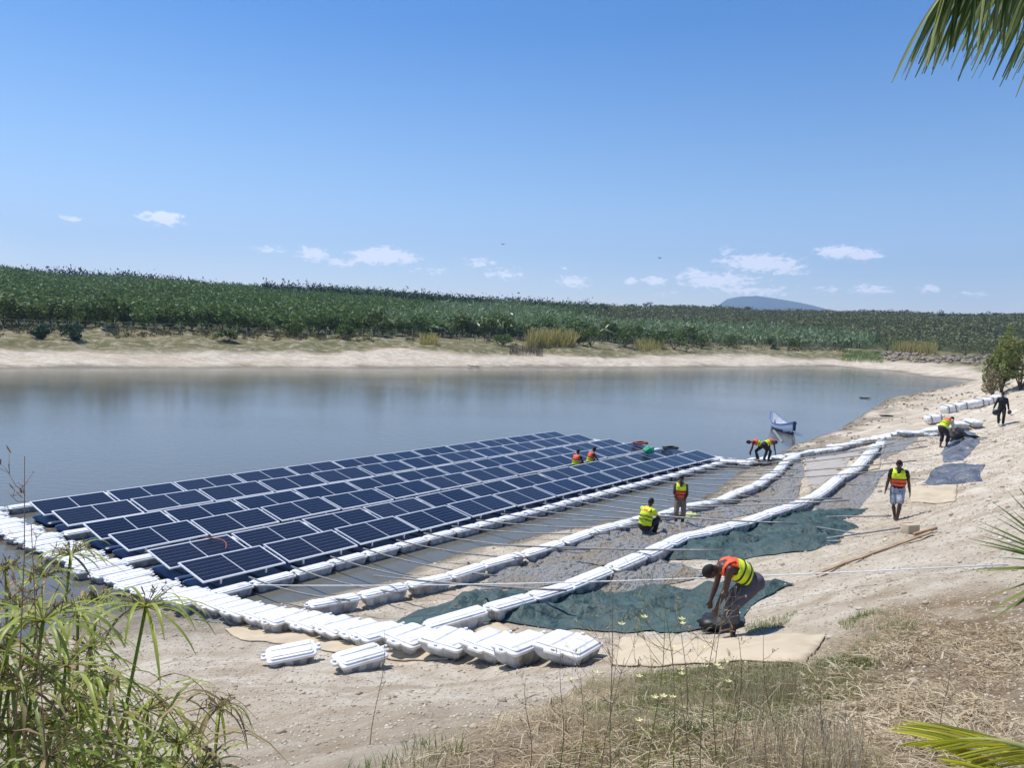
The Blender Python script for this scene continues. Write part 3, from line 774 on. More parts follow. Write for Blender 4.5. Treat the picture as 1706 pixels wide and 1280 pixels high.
drape('liner_sheet', [(1352,815),(1385,812),(1420,790),(1478,786),(1462,806),(1444,832),(1432,847),(1370,849),(1310,853)],
      M['grey_sheet'], 'flat grey liner sheet right of the outer float line below the cardboard', 'liner sheet', .03, .03, seed=23)
drape('liner_sheet', [(1434,766),(1455,748),(1478,733),(1530,730),(1512,746),(1486,758),(1462,766)],
      M['grey_sheet'], 'small grey liner sheet in the corner below the far walkway', 'liner sheet', .03, .03, seed=29)
drape('liner_sheet', [(1340,758),(1405,745),(1448,738),(1430,760),(1395,790),(1372,806),(1345,810)], mat('pale_liner', lin(168,160,150), .7, bump=(4, .6, .05)), 'pale dusty liner sheet in the angle between the far walkway and the outer line', 'liner sheet', .02, .02, seed=30)
drape('plastic_sheet', [(1537,808),(1550,790),(1572,775),(1604,772),(1641,775),(1634,792),(1636,803),(1600,806),(1570,810)],
      M['dark_sheet'], 'dark blue grey plastic sheet spread above a piece of cardboard', 'plastic sheet', .04, .06, seed=31)
drape('plastic_sheet', [(1574,771),(1566,757),(1584,738),(1590,722),(1606,714),(1626,724),(1632,738),(1618,752),(1606,768)],
      M['shine_sheet'], 'shiny grey plastic sheet pulled up by the stooping worker', 'plastic sheet', .05, .14, seed=37, scale=2.2)
drape('liner_sheet', [(285,1016),(345,1016),(400,1024),(428,1038),(392,1044),(330,1034),(300,1028)],
      M['grey_sheet'], 'grey liner sheet under the near corner of the walkway', 'liner sheet', .03, .05, seed=41)
for pix, lb, sd in (([(1036,1064),(1120,1068),(1250,1064),(1378,1058),(1366,1080),(1340,1109),(1200,1108),(1020,1110)], 'long flat cardboard strip in front of the stooping worker', 1),
                    ([(374,1050),(420,1040),(520,1048),(600,1066),(690,1078),(760,1084),(745,1102),(640,1098),(560,1090),(470,1075),(400,1068)], 'brown cardboard strip under the near walkway floats', 2),
                    ([(1518,812),(1595,808),(1593,836),(1517,838)], 'square of cardboard below the dark plastic sheet', 3),
                    ([(1400,782),(1442,768),(1468,764),(1465,782),(1420,789)], 'piece of cardboard beside the outer float line', 4),
                    ([(770,1044),(830,1040),(860,1052),(800,1062)], 'scrap of cardboard between the walkway and outer line', 5)):
    drape('cardboard_sheet', pix, M['card'], lb, 'cardboard', .05, .03, .12, 1.0, .012, seed=50+sd, edge=.02)

# box and planks
p = hit(1516, 890); b = empty('cardboard_box', p, .3); mb = MB(); mb.box((0, 0, .1), (.28, .2, .2)); o = mb.build('carton', M['card'], b); bevel(o, .01)
mb = MB(); mb.box((0, .11, .21), (.26, .06, .01)); mb.build('flap', M['card'], b); tag(b, 'small brown cardboard box on the sand beside the plank', 'box')
def plank(x0, y0, x1, y1, wd, th, label, m='wood', lift=.05):
    a = hit(x0, y0, lift); c = hit(x1, y1, lift); d = c-a; o_ = MB(); n = 8; V = []; Fs = []
    s_ = Vector((-d.y, d.x, 0)).normalized()*wd/2
    for i in range(n+1):
        q_ = d*(i/n); q_.z += max(0, (hz(a.x+q_.x, a.y+q_.y)+.02)-(a.z+q_.z))
        for sg, zz in ((-1, 0), (1, 0), (1, th), (-1, th)): V.append(q_+s_*sg*(1+random.uniform(-.1, .1))+Vector((0, 0, zz)))
    for i in range(n):
        for j in range(4): Fs.append((i*4+j, (i+1)*4+j, (i+1)*4+(j+1) % 4, i*4+(j+1) % 4))
    Fs += [(0,1,2,3), tuple(n*4+j for j in (3,2,1,0))]; o_.add(V, Fs); ob = o_.build('plank', M[m]); ob.location = a; tag(ob, label, 'plank')
plank(1358, 958, 1552, 888, .07, .03, 'long pale timber plank lying up the bank behind the front worker')
plank(1522, 893, 1560, 882, .07, .05, 'short dark timber offcut beside the cardboard box')
# ------------------------------------------------------------------ small things on the panels and bank
def blob(name, p, r, m, label, cat, n=10, jit=.2, flat=1):
    mb = MB(); mb.ell((0, 0, r*flat*.6), (r, r*.8, r*flat), n=n); me = mb.mesh(name, True)
    for v in me.vertices:
        k = 1+jit*mnoise.noise(v.co*(2.2/r)+Vector(p)); v.co.x *= k; v.co.y *= k; v.co.z *= 1+jit*mnoise.noise(v.co*(3/r)-Vector(p))
    o = objm(name, me, m); o.location = p; tag(o, label, cat); return o
def coil(p, R_, m, label, name='cable_coil', r=.03, turns=3, rz=0, flatn=None):
    pts = []
    for i in range(turns*20+1):
        a = 2*PI*i/20; q_ = R_*(1-.12*math.sin(i*.7)*.5-.03*(i//20)); pts.append((q_*math.cos(a), q_*.8*math.sin(a), .03+.02*(i/20)+.02*math.sin(i*.9)))
    mb = MB(); mb.tube(pts, r, 6); o = mb.build(name, m, None, True); o.location = p; o.rotation_euler = (0, 0, rz); tag(o, label, 'cable'); return o
coil(plane(1117, 748, .62), .42, M['black'], 'dark cable coil lying on a panel at the far right')
coil(plane(1067, 740, .62), .4, M['cable'], 'orange cable coil lying on a far panel', r=.04)
coil(plane(1478, 694, 1.0) if 0 else hit(1477, 694, .02), .55, M['black'], 'tangled black hose on the sand near the far walkway', 'hose', .035, 2)
blob('cloth_bag', plane(1081, 754, .66), .26, mat('teal_cloth', lin(40,160,120), .8), 'bright teal cloth bundle on the far panels', 'cloth', flat=.6, jit=.9, n=16)
blob('cloth_bag', hit(1152, 866), .3, mat('lime_cloth', lin(196,206,120), .8), 'pale lime cloth heap beside the standing worker', 'cloth', flat=.35, jit=.9, n=14)
blob('crate', hit(1148, 862), .2, M['palecl'], 'pale bag lying in the mud beside the standing worker', 'bag', flat=.6, jit=.4).name = 'bag'
pts = []
pc = plane(338, 905, .58)
mb = MB()
c0 = AP(.9, -2.5, 0)
for i in range(12):
    t = i/11; q_ = AP(1.55+.25*math.sin(t*3.0), -1.45+.95*t, 0)
    pts.append(Vector((q_.x, q_.y, .645-.13*t+.03*math.sin(t*3.1)-.0)))
mb.tube([q_-pts[0] for q_ in pts], .018, 6); o = mb.build('cable', M['cable'], None, True); o.location = pts[0]; tag(o, 'red brown cable lying in an arc over a near left panel', 'cable')

# ------------------------------------------------------------------ boat
def boat():
    p = plane(1303, 718, 0.0); r = empty('rowing_boat', p, math.radians(-90))
    Ln, n, K = 4.6, 18, 12; 
    outer = []
    def sec(t, inset=0):
        x = (t-.5)*Ln; wd = .62*(math.sin(PI*min(max(t*.96+.02, 0), 1))**.62)-inset; wd = max(wd, .012)
        sh = .52+(.62 if t < .5 else .36)*abs(2*t-1)**2.4; keel = -.14+.30*abs(2*t-1)**6
        P_ = []
        for k in range(K+1):
            a = -1+2*k/K; yy = wd*math.copysign(abs(math.sin(a*PI/2))**.75, a); zz = keel+inset+(sh-keel-inset)*(1-math.cos(a*PI/2))**1.0
            P_.append((x, yy, zz))
        return P_
    for nm, ins, m_ in (('hull', 0, None), ('inner_lining', .035, mat('pale_boat_inside', lin(232,236,240), .5, var=(lin(200,208,220), 4, .4, .7)))):
        mb = MB(); V = []; Fs = []; mi = []
        for i in range(n+1): V += sec(i/n, ins)
        for i in range(n):
            for k in range(K):
                f = (i*(K+1)+k, i*(K+1)+k+1, (i+1)*(K+1)+k+1, (i+1)*(K+1)+k); Fs.append(f if nm != 'hull' else f[::-1])
                z = sum(V[q_][2] for q_ in f)/4; mi.append(0 if z > .16 or i < 1 else 1)
        mb.add(V, Fs); mb.m = mi if nm == 'hull' else [0]*len(Fs)
        mb.build(nm, [mat('light_blue_paint', lin(188,204,226), .45), mat('navy_paint', lin(34,56,112), .45)] if nm == 'hull' else m_, r, True)
    for s_ in (0, -1):
        mb = MB(); pts = [(Vector(sec(i/n)[s_])+Vector((0, 0, .01))) for i in range(n+1)]; mb.tube(pts, (.035), 6); mb.build('gunwale', mat('navy_rail', lin(90,118,170), .5), r, True)
    for t in (.28, .5, .74):
        x = (t-.5)*Ln; mb = MB(); mb.box((x, 0, .36), (.24, 1.02*(math.sin(PI*t)**.62), .04)); mb.build('thwart', M['wood'], r)
    mb = MB(); mb.box((Ln*.5+.05, 0, .62), (.16, .16, .66)); o = mb.build('prow_post', mat('navy_post', lin(28,44,92), .5), r); bevel(o, .03)
    tag(r, 'pale blue and navy wooden rowing boat moored at the right shore', 'boat')
boat()
pole(plane(1289, 718, .25), plane(1303, 737, -.02), 'grey steering oar trailing from the boat into the water', None, 0, .09, 'steel', 'oar')

# ------------------------------------------------------------------ people
def ik(a, b, l1, l2, hint):
    a = Vector(a); b = Vector(b); d = b-a; L_ = d.length
    if L_ > (l1+l2)*.995: b = a+d*((l1+l2)*.995/L_); d = b-a; L_ = d.length
    t = d/L_; x = (l1*l1-l2*l2+L_*L_)/(2*L_); h = math.sqrt(max(l1*l1-x*x, 0)); hv = Vector(hint); hv = (hv-t*hv.dot(t)).normalized()
    return a+t*x+hv*h, b
def remesh(o, vs, sm=2):
    md = o.modifiers.new('r', 'REMESH'); md.mode = 'VOXEL'; md.voxel_size = vs; md.use_smooth_shade = True
    if sm: s_ = o.modifiers.new('s', 'SMOOTH'); s_.iterations = sm; s_.factor = .5
    eval_mod(o)
def person(loc, rz, pose, wear, label, vs=.012, scale=1.0):
    r = empty('person', loc, rz); r.scale = (scale,)*3
    P = Vector(pose['pelvis']); T = Vector(pose['torso']).normalized(); X_ = Vector((1, 0, 0)).lerp(Vector(pose.get('side', (1, 0, 0))), 1)
    X_ = (X_-T*X_.dot(T)).normalized(); Fw = T.cross(X_)*1.0
    if Fw.dot(Vector((0, 1, 0))) < 0 and Fw.z < 0: pass
    Fw = -X_.cross(T)*-1 if False else T.cross(X_)          # chest front
    curve = pose.get('curve', 0)
    sp_pts = [P-T*.02, P+T*.10-Fw*curve*.3, P+T*.24-Fw*curve, P+T*.38-Fw*curve*.8, P+T*.47-Fw*curve*.1]
    neck = P+T*.50; Hd = Vector(pose.get('head', tuple(T))).normalized(); hc = neck+Hd*.17
    fd = Vector(pose.get('face', tuple(Fw))); fd = (fd-Hd*fd.dot(Hd)).normalized(); hx = fd.cross(Hd).normalized()
    body = MB(); sd = tuple(X_)
    body.cap_tube(sp_pts, [(.165, .115), (.145, .10), (.155, .11), (.175, .115), (.14, .085)], 16, sd)
    body.cap_tube([P+T*.44, neck+Hd*.08], [.062, .054], 12)
    Mh = Matrix((hx, fd, Hd)).transposed()
    body.ell(hc, (.074, .092, .112), Mh, 16); body.ell(hc-Hd*.055+fd*.035, (.052, .055, .055), Mh, 12)
    body.ell(hc+fd*.098-Hd*.01, (.015, .02, .026), Mh, 8); body.ell(hc+fd*.088-Hd*.05, (.026, .014, .010), Mh, 8); body.ell(hc+fd*.08+Hd*.03, (.05, .018, .012), Mh, 8)
    for s_ in (-1, 1): body.ell(hc+hx*s_*.076-Hd*.005, (.012, .022, .032), Mh, 8)
    J = {}
    for s_, k in ((-1, 'L'), (1, 'R')):
        sh = P+T*.44+X_*s_*.175-Fw*curve*.5; hand = Vector(pose['hand'+k])
        el, wr = ik(sh, hand, .29, .26, pose.get('elbow'+k, (s_*.5, -.8, -.1)))
        body.cap_tube([sh, sh.lerp(el, .35), el, el.lerp(wr, .3), wr], [.056, .05, .039, .041, .027], 12)
        fd2 = Vector(pose.get('hdir'+k, tuple(wr-el))).normalized(); hs = Vector(pose.get('palm'+k, (0, 1, .1))); hs = (hs-fd2*hs.dot(fd2)).normalized(); tn = fd2.cross(hs)
        body.cap_tube([wr, wr+fd2*.09], [(.030, .018), (.042, .016)], 10, tuple(hs))
        for i, ln in enumerate((.068, .078, .074, .058)):
            b0 = wr+fd2*.088+hs*(.033-.022*i); cu = tn*(-s_)
            body.cap_tube([b0-fd2*.02, b0+fd2*ln*.45+cu*.004, b0+fd2*ln*.85+cu*.026], [.0095, .009, .0075], 6)
        b0 = wr+fd2*.03+hs*.03; body.cap_tube([b0, b0+fd2*.03+hs*.026, b0+fd2*.06+hs*.034], [.013, .011, .009], 6)
        hp = P+X_*s_*.088-T*.02; ft = Vector(pose['foot'+k]); kn, an = ik(hp, ft+Vector((0, 0, .08)), .43, .42, pose.get('knee'+k, (s_*.15, 1, 0)))
        body.cap_tube([hp, hp.lerp(kn, .35), kn, kn.lerp(an, .3), an], [.088, .078, .054, .055, .036], 12)
        td = Vector(pose.get('toe'+k, (s_*.12, 1, 0))).normalized(); 
        body.cap_tube([an-td*.03+Vector((0, 0, -.045)), an+td*.07+Vector((0, 0, -.05)), an+td*.16+Vector((0, 0, -.062))], [(.034, .034), (.04, .028), (.036, .018)], 10, tuple(Vector((0, 0, 1)).cross(td)))
        J[k] = (sh, el, wr, hp, kn, an, td)
    b = body.build('body', M['skin'], r); remesh(b, vs, 3)
    # hair
    mb = MB(); V = []; mb.ell(hc+Hd*.012-fd*.008, (.081, .096, .112), Mh, 18)
    hm = wear.get('hat')
    hb = bmesh.new(); me = mb.mesh('hair', True); hb.from_mesh(me)
    dl = [v for v in hb.verts if (v.co-hc).dot(fd)*.75-(v.co-hc).dot(Hd) > .018]
    bmesh.ops.delete(hb, geom=dl, context='VERTS'); hb.to_mesh(me); hb.free(); ho = objm('hat' if hm else 'hair', me, M[hm or 'hair'], r)
    md = ho.modifiers.new('s', 'SOLIDIFY'); md.thickness = .012; eval_mod(ho)
    if vs < .0125:
        for s_ in (-1, 1):
            mb = MB(); mb.ell(hc+fd*.083+hx*s_*.031+Hd*.01, (.013, .008, .008), Mh, 8, 0); mb.ell(hc+fd*.090+hx*s_*.031+Hd*.01, (.006, .003, .006), Mh, 6, 1)
            mb.build('eye', [M['eye'], M['hair']], r, True)
    # vest
    if wear.get('vest'):
        st = wear['vest']; mb = MB(); lo, hi = wear.get('vlen', (.06, .47))
        def at(t): 
            c = -curve*math.sin(min(t/.5, 1)*PI)*.95; return P+T*t+Fw*c
        n = 12; K = 28; V = []; 
        for i in range(n+1):
            t = lo+(hi-lo)*i/n; wx = .195+.01*math.sin(i*1.9); wy = .155+.012*math.sin(i*2.4+1)
            if t > .40: wx -= (t-.40)*.55; wy -= (t-.40)*.6
            for j in range(K):
                th = 2*PI*j/K; V.append(at(t)+X_*math.cos(th)*wx+Fw*math.sin(th)*wy)
        Fs = []; mi = []
        for i in range(n):
            for j in range(K):
                th = 2*PI*(j+.5)/K; t = lo+(hi-lo)*(i+.5)/n; front = math.sin(th) > .15; sidey = abs(math.cos(th)) > .86
                if sidey and t > .33: continue            # arm holes
                if front and t > .33 and abs(math.cos(th)) < (t-.33)*2.2: continue   # V neck
                f = (i*K+j, i*K+(j+1) % K, (i+1)*K+(j+1) % K, (i+1)*K+j); Fs.append(f)
                if st == 'life': or_ = (t < .28) if front else (t > .36)
                else: or_ = (t > wear.get('ot', .38))
                mi.append(1 if or_ else 0)
        mb.add(V, Fs); mb.m = mi; vo = mb.build('vest', [M['yellow'], M['orange']], r, True)
        md = vo.modifiers.new('s', 'SOLIDIFY'); md.thickness = .035; md.offset = -1; s2 = vo.modifiers.new('q', 'SUBSURF'); s2.levels = 1; s2.render_levels = 1; eval_mod(vo)
        for s_ in (-1, 1):
            mb = MB(); c1 = at(.40)+X_*s_*.085
            mb.cap_tube([c1+Fw*.125, P+T*.475+X_*s_*.095+Fw*.07, P+T*.505+X_*s_*.1, P+T*.475+X_*s_*.095-Fw*.07-Fw*curve*.5, c1-Fw*.125], [(.05, .018)]*5, 10, tuple(X_))
            mb.build('shoulder_strap', M['orange' if wear.get('strap') == 'orange' else 'yellow'], r, True)
        for t in (.15, .25):
            mb = MB(); ring = []
            for j in range(29):
                th = 2*PI*j/28; ring.append(at(t)+X_*math.cos(th)*.203+Fw*math.sin(th)*.166)
            mb.tube(ring, [(.012, .006)]*29, 6, tuple(T), cap=False); mb.build('belt', M['black'], r, True)
    # lower clothes
    c, ln = wear['legs']; mb = MB(); infl = .022
    mb.cap_tube([P-T*.04, P+T*.1], [(.18, .135), (.155, .115)], 16, sd)
    for k in 'LR':
        sh, el, wr, hp, kn, an, td = J[k]
        if ln == 'short': mb.cap_tube([hp, hp.lerp(kn, .4), hp.lerp(kn, .86)], [.108, .1, .09], 14)
        elif ln == 'rolled': mb.cap_tube([hp, hp.lerp(kn, .4), kn, kn.lerp(an, .3), kn.lerp(an, .45)], [.108, .1, .078, .078, .085], 14)
        else: mb.cap_tube([hp, hp.lerp(kn, .4), kn, kn.lerp(an, .4), kn.lerp(an, .93)], [.108, .1, .075, .07, .062], 14)
    o = mb.build('shorts' if ln == 'short' else 'trousers', M[c], r)
    for v in o.data.vertices: v.co += Vector((mnoise.noise(v.co*14), mnoise.noise(v.co*14+Vector((9, 0, 0))), 0))*.008
    remesh(o, max(vs, .013), 1)
    if wear.get('top'):
        c, sl = wear['top']; mb = MB(); mb.cap_tube(sp_pts, [(.18, .13), (.165, .12), (.172, .125), (.192, .13), (.14, .085)], 16, sd)
        for k in 'LR':
            sh, el, wr, hp, kn, an, td = J[k]
            mb.cap_tube([sh, sh.lerp(el, .5)] + ([el, el.lerp(wr, .9)] if sl == 'long' else []), [.072, .064]+([.054, .042] if sl == 'long' else []), 12)
        o = mb.build('shirt', M[c], r); remesh(o, max(vs, .013), 1)
    if wear.get('boots'):
        for k in 'LR':
            sh, el, wr, hp, kn, an, td = J[k]; mb = MB()
            mb.cap_tube([kn.lerp(an, .7), an, an+Vector((0, 0, -.03))], [.056, .052, .05], 12)
            mb.cap_tube([an-td*.03+Vector((0, 0, -.04)), an+td*.08+Vector((0, 0, -.045)), an+td*.17+Vector((0, 0, -.055))], [(.046, .042), (.05, .038), (.046, .028)], 10, tuple(Vector((0, 0, 1)).cross(td)))
            o = mb.build('boot', M[wear['boots']], r); remesh(o, .013, 1)
    tag(r, label, 'person'); return r
def facecam(p): return math.atan2(-p.x, p.y)+PI      # rotation that turns local +Y towards the camera
STAND = dict(pelvis=(0, 0, .90), torso=(0, .03, 1), head=(0, .22, 1), handL=(-.27, .04, .78), handR=(.27, .06, .78), footL=(-.10, 0, 0), footR=(.10, .02, 0),
             elbowL=(-.4, -.8, 0), elbowR=(.4, -.8, 0), palmL=(0, 1, 0), palmR=(0, 1, 0))
# walking man in life vest and pale shorts
p = hit(1492, 867); pz = dict(STAND); pz.update(footL=(-.03, .26, .0), footR=(.03, -.10, .02), pelvis=(0, .03, .89), head=(.02, .55, 1), face=(0, .8, -.4), toeR=(0, 1, 0), handL=(-.29, -.02, .80), handR=(.29, .14, .79))
person(p, facecam(p), pz, dict(vest='life', legs=('lightcl', 'short'), top=('blackcl', 'short'), vlen=(.07, .46)), 'worker in yellow and orange life vest and pale shorts walking up the sandy bank', .011)
# front man stooping, facing left
p = hit(1226, 1061); p0 = p
pz = dict(pelvis=(0, -.20, .80), torso=(.10, .93, .40), curve=.05, head=(.0, .85, -.38), face=(0, -.38, -.9), handR=(.20, .34, .33), handL=(-.10, .42, .26), footR=(.13, .0, .0), footL=(-.14, .12, 0),
          kneeR=(.1, 1, 0), kneeL=(-.1, 1, 0), elbowR=(.3, -.6, .3), elbowL=(-.3, -.6, .3), hdirR=(0, .1, -1), hdirL=(0, .1, -1), palmR=(0, 1, .1))
person(p, math.radians(100), pz, dict(vest='hi', ot=.35, legs=('greycl', 'rolled'), vlen=(.10, .47), strap='orange'), 'bare armed worker in orange and lime life vest stooping over the front green sheet', .009)
q_ = hit(1192, 1052); bk = blob('rubber_sheet', q_+Vector((0, 0, .05)), .36, M['black'], 'heap of black rubber sheet held down by the front stooping worker', 'sheet', 16, .8, .28)  # black heap: dark bag, plus shade between arm and leg painted as colour
# standing man in khaki trousers on the mud flat
p = hit(1131, 876, water=True); pz = dict(STAND); pz.update(handL=(-.10, .22, .86), handR=(.12, .22, .86), head=(0, .35, 1), face=(0, .8, -.5), elbowL=(-1, -.3, 0), elbowR=(1, -.3, 0))
person(p, facecam(p)+.1, pz, dict(vest='life', legs=('khaki', 'rolled'), vlen=(.06, .46), boots='black'), 'worker in life vest and rolled khaki trousers standing on the mud flat', .012, .94)
# squatting man seen from the back
p = hit(1077, 893); pz = dict(pelvis=(0, -.12, .32), torso=(.05, .30, 1), curve=.05, head=(.12, .45, 1), handL=(-.16, .50, .36), handR=(.20, .50, .34), footL=(-.16, .12, 0), footR=(.16, .14, 0),
          kneeL=(-.4, 1, .8), kneeR=(.4, 1, .8), elbowL=(-.6, -.2, -.4), elbowR=(.6, -.2, -.4))
person(p, math.radians(-38), pz, dict(vest='hi', legs=('darkcl', 'long'), top=('yellow', 'short'), vlen=(.0, .46), boots='black'), 'worker in lime green top squatting on the grey liner sheet with his back turned', .012, 1.0)
# the pair on the far corner
for px, rz, lb, lg in ((1263, math.radians(70), 'stooping worker in orange vest facing left at the far corner of the walkway', 'darkcl'), (1276, math.radians(-70), 'stooping worker in lime and orange vest facing right at the far corner of the walkway', 'blackcl')):
    p = hit(px, 768, .32); pz = dict(pelvis=(0, -.14, .80), torso=(0, .93, .28), curve=.05, head=(0, 1, -.2), face=(0, -.3, -1), handR=(.16, .45, .28), handL=(-.14, .4, .26), footR=(.12, .05, 0), footL=(-.12, -.02, 0),
         elbowR=(.3, -.6, .3), elbowL=(-.3, -.6, .3), hdirR=(0, .1, -1), hdirL=(0, .1, -1))
    person(p, rz, pz, dict(vest='hi', ot=.26, legs=(lg, 'long'), vlen=(.06, .47), strap='orange', boots='black'), lb, .014)
# two men among the panels
for px, py, rz, lb in ((961, 777, -25, 'worker in orange and lime vest crouching among the panels, the left of two'), (989, 772, -65, 'worker in orange vest crouching among the panels, the right of two')):
    best = min((abs(_px(AP(u_*.05, -2.2+(.0 if px < 975 else .1), .9))-px), u_) for u_ in range(560)); p = AP(best[1]*.05, -2.2, .02)
    pz = dict(pelvis=(0, -.1, .36), torso=(0, .35, 1), curve=.04, head=(0, .5, 1), handL=(-.22, .34, .36), handR=(.22, .36, .36), footL=(-.13, .1, 0), footR=(.13, .14, 0), kneeL=(-.3, 1, .8), kneeR=(.3, 1, .8), elbowL=(-.6, -.2, -.4), elbowR=(.6, -.2, -.4))
    person(p, math.radians(rz), pz, dict(vest='hi', ot=.2, legs=('darkcl', 'long'), vlen=(.02, .47), strap='orange'), lb, .014)
# worker pulling the plastic on the right bank
p = hit(1571, 746); pz = dict(pelvis=(0, -.12, .86), torso=(.05, .75, .66), curve=.05, head=(0, 1, .15), face=(0, .1, -1), handR=(.10, .50, .62), handL=(-.14, .52, .60), footR=(.12, .02, 0), footL=(-.10, -.04, 0), elbowR=(.4, -.4, -.6), elbowL=(-.4, -.4, -.6))
p_pull = p
person(p, math.radians(-62), pz, dict(vest='hi', ot=.28, legs=('darkcl', 'rolled'), top=('palecl', 'long'), vlen=(-.02, .46), strap='orange'), 'worker in lime and orange vest bending to pull a shiny plastic sheet on the bank', .012, .98)
# raised fold of the sheet held by him
d = Vector((math.sin(math.radians(62)), math.cos(math.radians(62)), 0)); s_ = Vector((-d.y, d.x, 0)); mb = MB(); V = []; n = 14
for i in range(n+1):
    for j in range(9):
        t = i/n; q2 = p+d*(.62+t*1.0)+s_*((j-4)/4*(.16+.75*t)); zz = hz(q2.x, q2.y)-p.z
        V.append((q2.x-p.x, q2.y-p.y, zz+.06+(.60)*(1-t)**2.2+.07*math.sin(j*2.3+i*.9)*(1-.5*t)))
mb.add(V, [(i*9+j, i*9+j+1, (i+1)*9+j+1, (i+1)*9+j) for i in range(n) for j in range(8)])
o = mb.build('plastic_sheet', M['shine_sheet'], None, True); o.location = p; md = o.modifiers.new('s', 'SOLIDIFY'); md.thickness = .012; eval_mod(o); md = o.modifiers.new('q', 'SUBSURF'); md.levels = 1; eval_mod(o)
tag(o, 'crumpled grey fold of plastic held up in the hands of the bending worker', 'plastic sheet')
# man in black at the far right
p = hit(1667, 708); pz = dict(STAND); pz.update(handL=(-.30, .02, .80), handR=(.36, .08, .80), head=(0, .3, 1), face=(0, .8, -.4), footL=(-.1, .08, 0))
person(p, facecam(p), pz, dict(legs=('blackcl', 'long'), top=('blackcl', 'long'), boots='palecl'), 'person in black shirt and black trousers walking on the bank at the far right', .012, 1.0)
q2 = p+Vector((-.40, -.16, .55)); blob('helmet', q2, .17, M['black'], 'round black helmet held in the hand of the person in black', 'helmet', 12, .08, .9)
q2 = p+Vector((.34, -.1, .60)); blob('bag', q2, .1, M['greycl'], 'small dark bag held by the person in black in the other hand', 'bag', 10, .2, 1.2)

# ------------------------------------------------------------------ foliage helpers
def leaf_quads(C, size, asp=.45, up=.3, droop=None, cup=False):
    """C (n,3) centres, size (n,), random leaf-shaped quads"""
    n = len(C); a = rng.normal(size=(n, 3)); a[:, 2] *= (1-up); a /= np.linalg.norm(a, axis=1)[:, None]
    b = rng.normal(size=(n, 3)); b -= (b*a).sum(1)[:, None]*a; b /= np.linalg.norm(b, axis=1)[:, None]
    s = size[:, None]
    V = np.stack([C-a*s, C+b*s*asp-a*s*.1, C+a*s, C-b*s*asp+a*s*.1], 1).reshape(-1, 3)
    Fq = np.arange(4*n).reshape(-1, 4); return V, Fq
def merge(parts):
    V = []; Fq = []; b = 0
    for v, f in parts: V.append(v); Fq.append(f+b); b += len(v)
    return np.vstack(V), np.vstack(Fq)
FOL = {}
def fol(name, cols, tr=.25, rough=.6):
    if name not in FOL: FOL[name] = mat(name, cols[0], rough, island=cols, trans=tr, spec=.3)
    return FOL[name]
orch = fol('orchard_leaves', [lin(66,92,44), lin(92,118,54), lin(120,140,70), lin(76,102,50)])
dark = fol('dark_leaves', [lin(62,82,38), lin(90,108,50), lin(116,130,66), lin(72,92,44)])
yelg = fol('yellow_green_leaves', [lin(86,106,38), lin(112,128,46), lin(74,96,40), lin(60,80,36)])
scrub = fol('scrub_leaves', [lin(92,98,60), lin(112,116,74), lin(130,130,90), lin(76,86,52)])
banan = fol('banana_leaves', [lin(86,112,60), lin(120,140,90), lin(168,178,138), lin(98,124,68)], .3, .4)
reedm = fol('reed_leaves', [lin(204,186,120), lin(176,164,98), lin(150,152,86), lin(218,198,140)], .4)
olive = fol('olive_leaves', [lin(112,130,62), lin(142,152,82), lin(90,112,54), lin(156,160,104), lin(150,132,86)])
windb = fol('windbreak_leaves', [lin(44,52,46), lin(60,66,56), lin(38,46,40)])
def crown_pts(n, r, h, z0, lumps=7):
    """points clustered in lumps in an ellipsoid"""
    c = rng.normal(size=(lumps, 3)); c /= np.linalg.norm(c, axis=1)[:, None]; c *= rng.uniform(.3, .75, (lumps, 1))
    k = rng.integers(0, lumps, n); q_ = rng.normal(size=(n, 3)); q_ /= np.linalg.norm(q_, axis=1)[:, None]; q_ *= rng.uniform(.6, 1, (n, 1))**.5*rng.uniform(.3, .5, lumps)[k][:, None]
    P_ = c[k]+q_; P_[:, 0] *= r; P_[:, 1] *= r; P_[:, 2] = z0+h/2+P_[:, 2]*h/2; return P_
def make_tree(name, r, h, trunk, m, nleaf, ls, limbs=4):
    t = empty(name, (0, 0, 0)); mb = MB(); th = trunk
    mb.tube([(0, 0, -.2), (.02, .03, th*.6), (.05, 0, th+h*.4)], [.09*h/3, .07*h/3, .03*h/3], 6)
    for i in range(limbs):
        a = 2*PI*i/limbs+random.random(); mb.tube([(.03, .02, th*.8), (math.cos(a)*r*.35, math.sin(a)*r*.35, th+h*.25), (math.cos(a)*r*.6, math.sin(a)*r*.6, th+h*.5)], [.045*h/3, .03*h/3, .012], 5)
    mb.build('trunk', M['bark'], t)
    C = crown_pts(nleaf, r, h, th, 9); V, Fq = leaf_quads(C, rng.uniform(.6, 1.2, nleaf)*ls, .5)
    objm('crown', mesh_np('crown', V, Fq), m, t); return t
def az_pt(px, dist, z=None):
    r = ray(px, 560); a = math.atan2(r[0], r[1]); x, y = dist*math.sin(a), dist*math.cos(a); return Vector((x, y, hz(x, y) if z is None else z))
def shore_dist(px):
    """distance along azimuth of px at which the far shore begins, as a function"""
    r = ray(px, 560); a = math.atan2(r[0], r[1]); t = np.linspace(50, 400, 1400); s = sdist(t*math.sin(a), t*math.cos(a)); k = np.where((s[:-1] < 0) & (s[1:] >= 0))[0]
    return a, float(t[k[-1]]) if len(k) else 160.0
def az_s(px, sval):
    """point on azimuth px where the distance from the far shore equals sval"""
    a, t0 = shore_dist(px); t = np.linspace(t0, t0+600, 2400); s = sdist(t*math.sin(a), t*math.cos(a)); k = int(np.argmax(s >= sval)); d = t[k]
    x, y = d*math.sin(a), d*math.cos(a); return Vector((x, y, hz(x, y)))

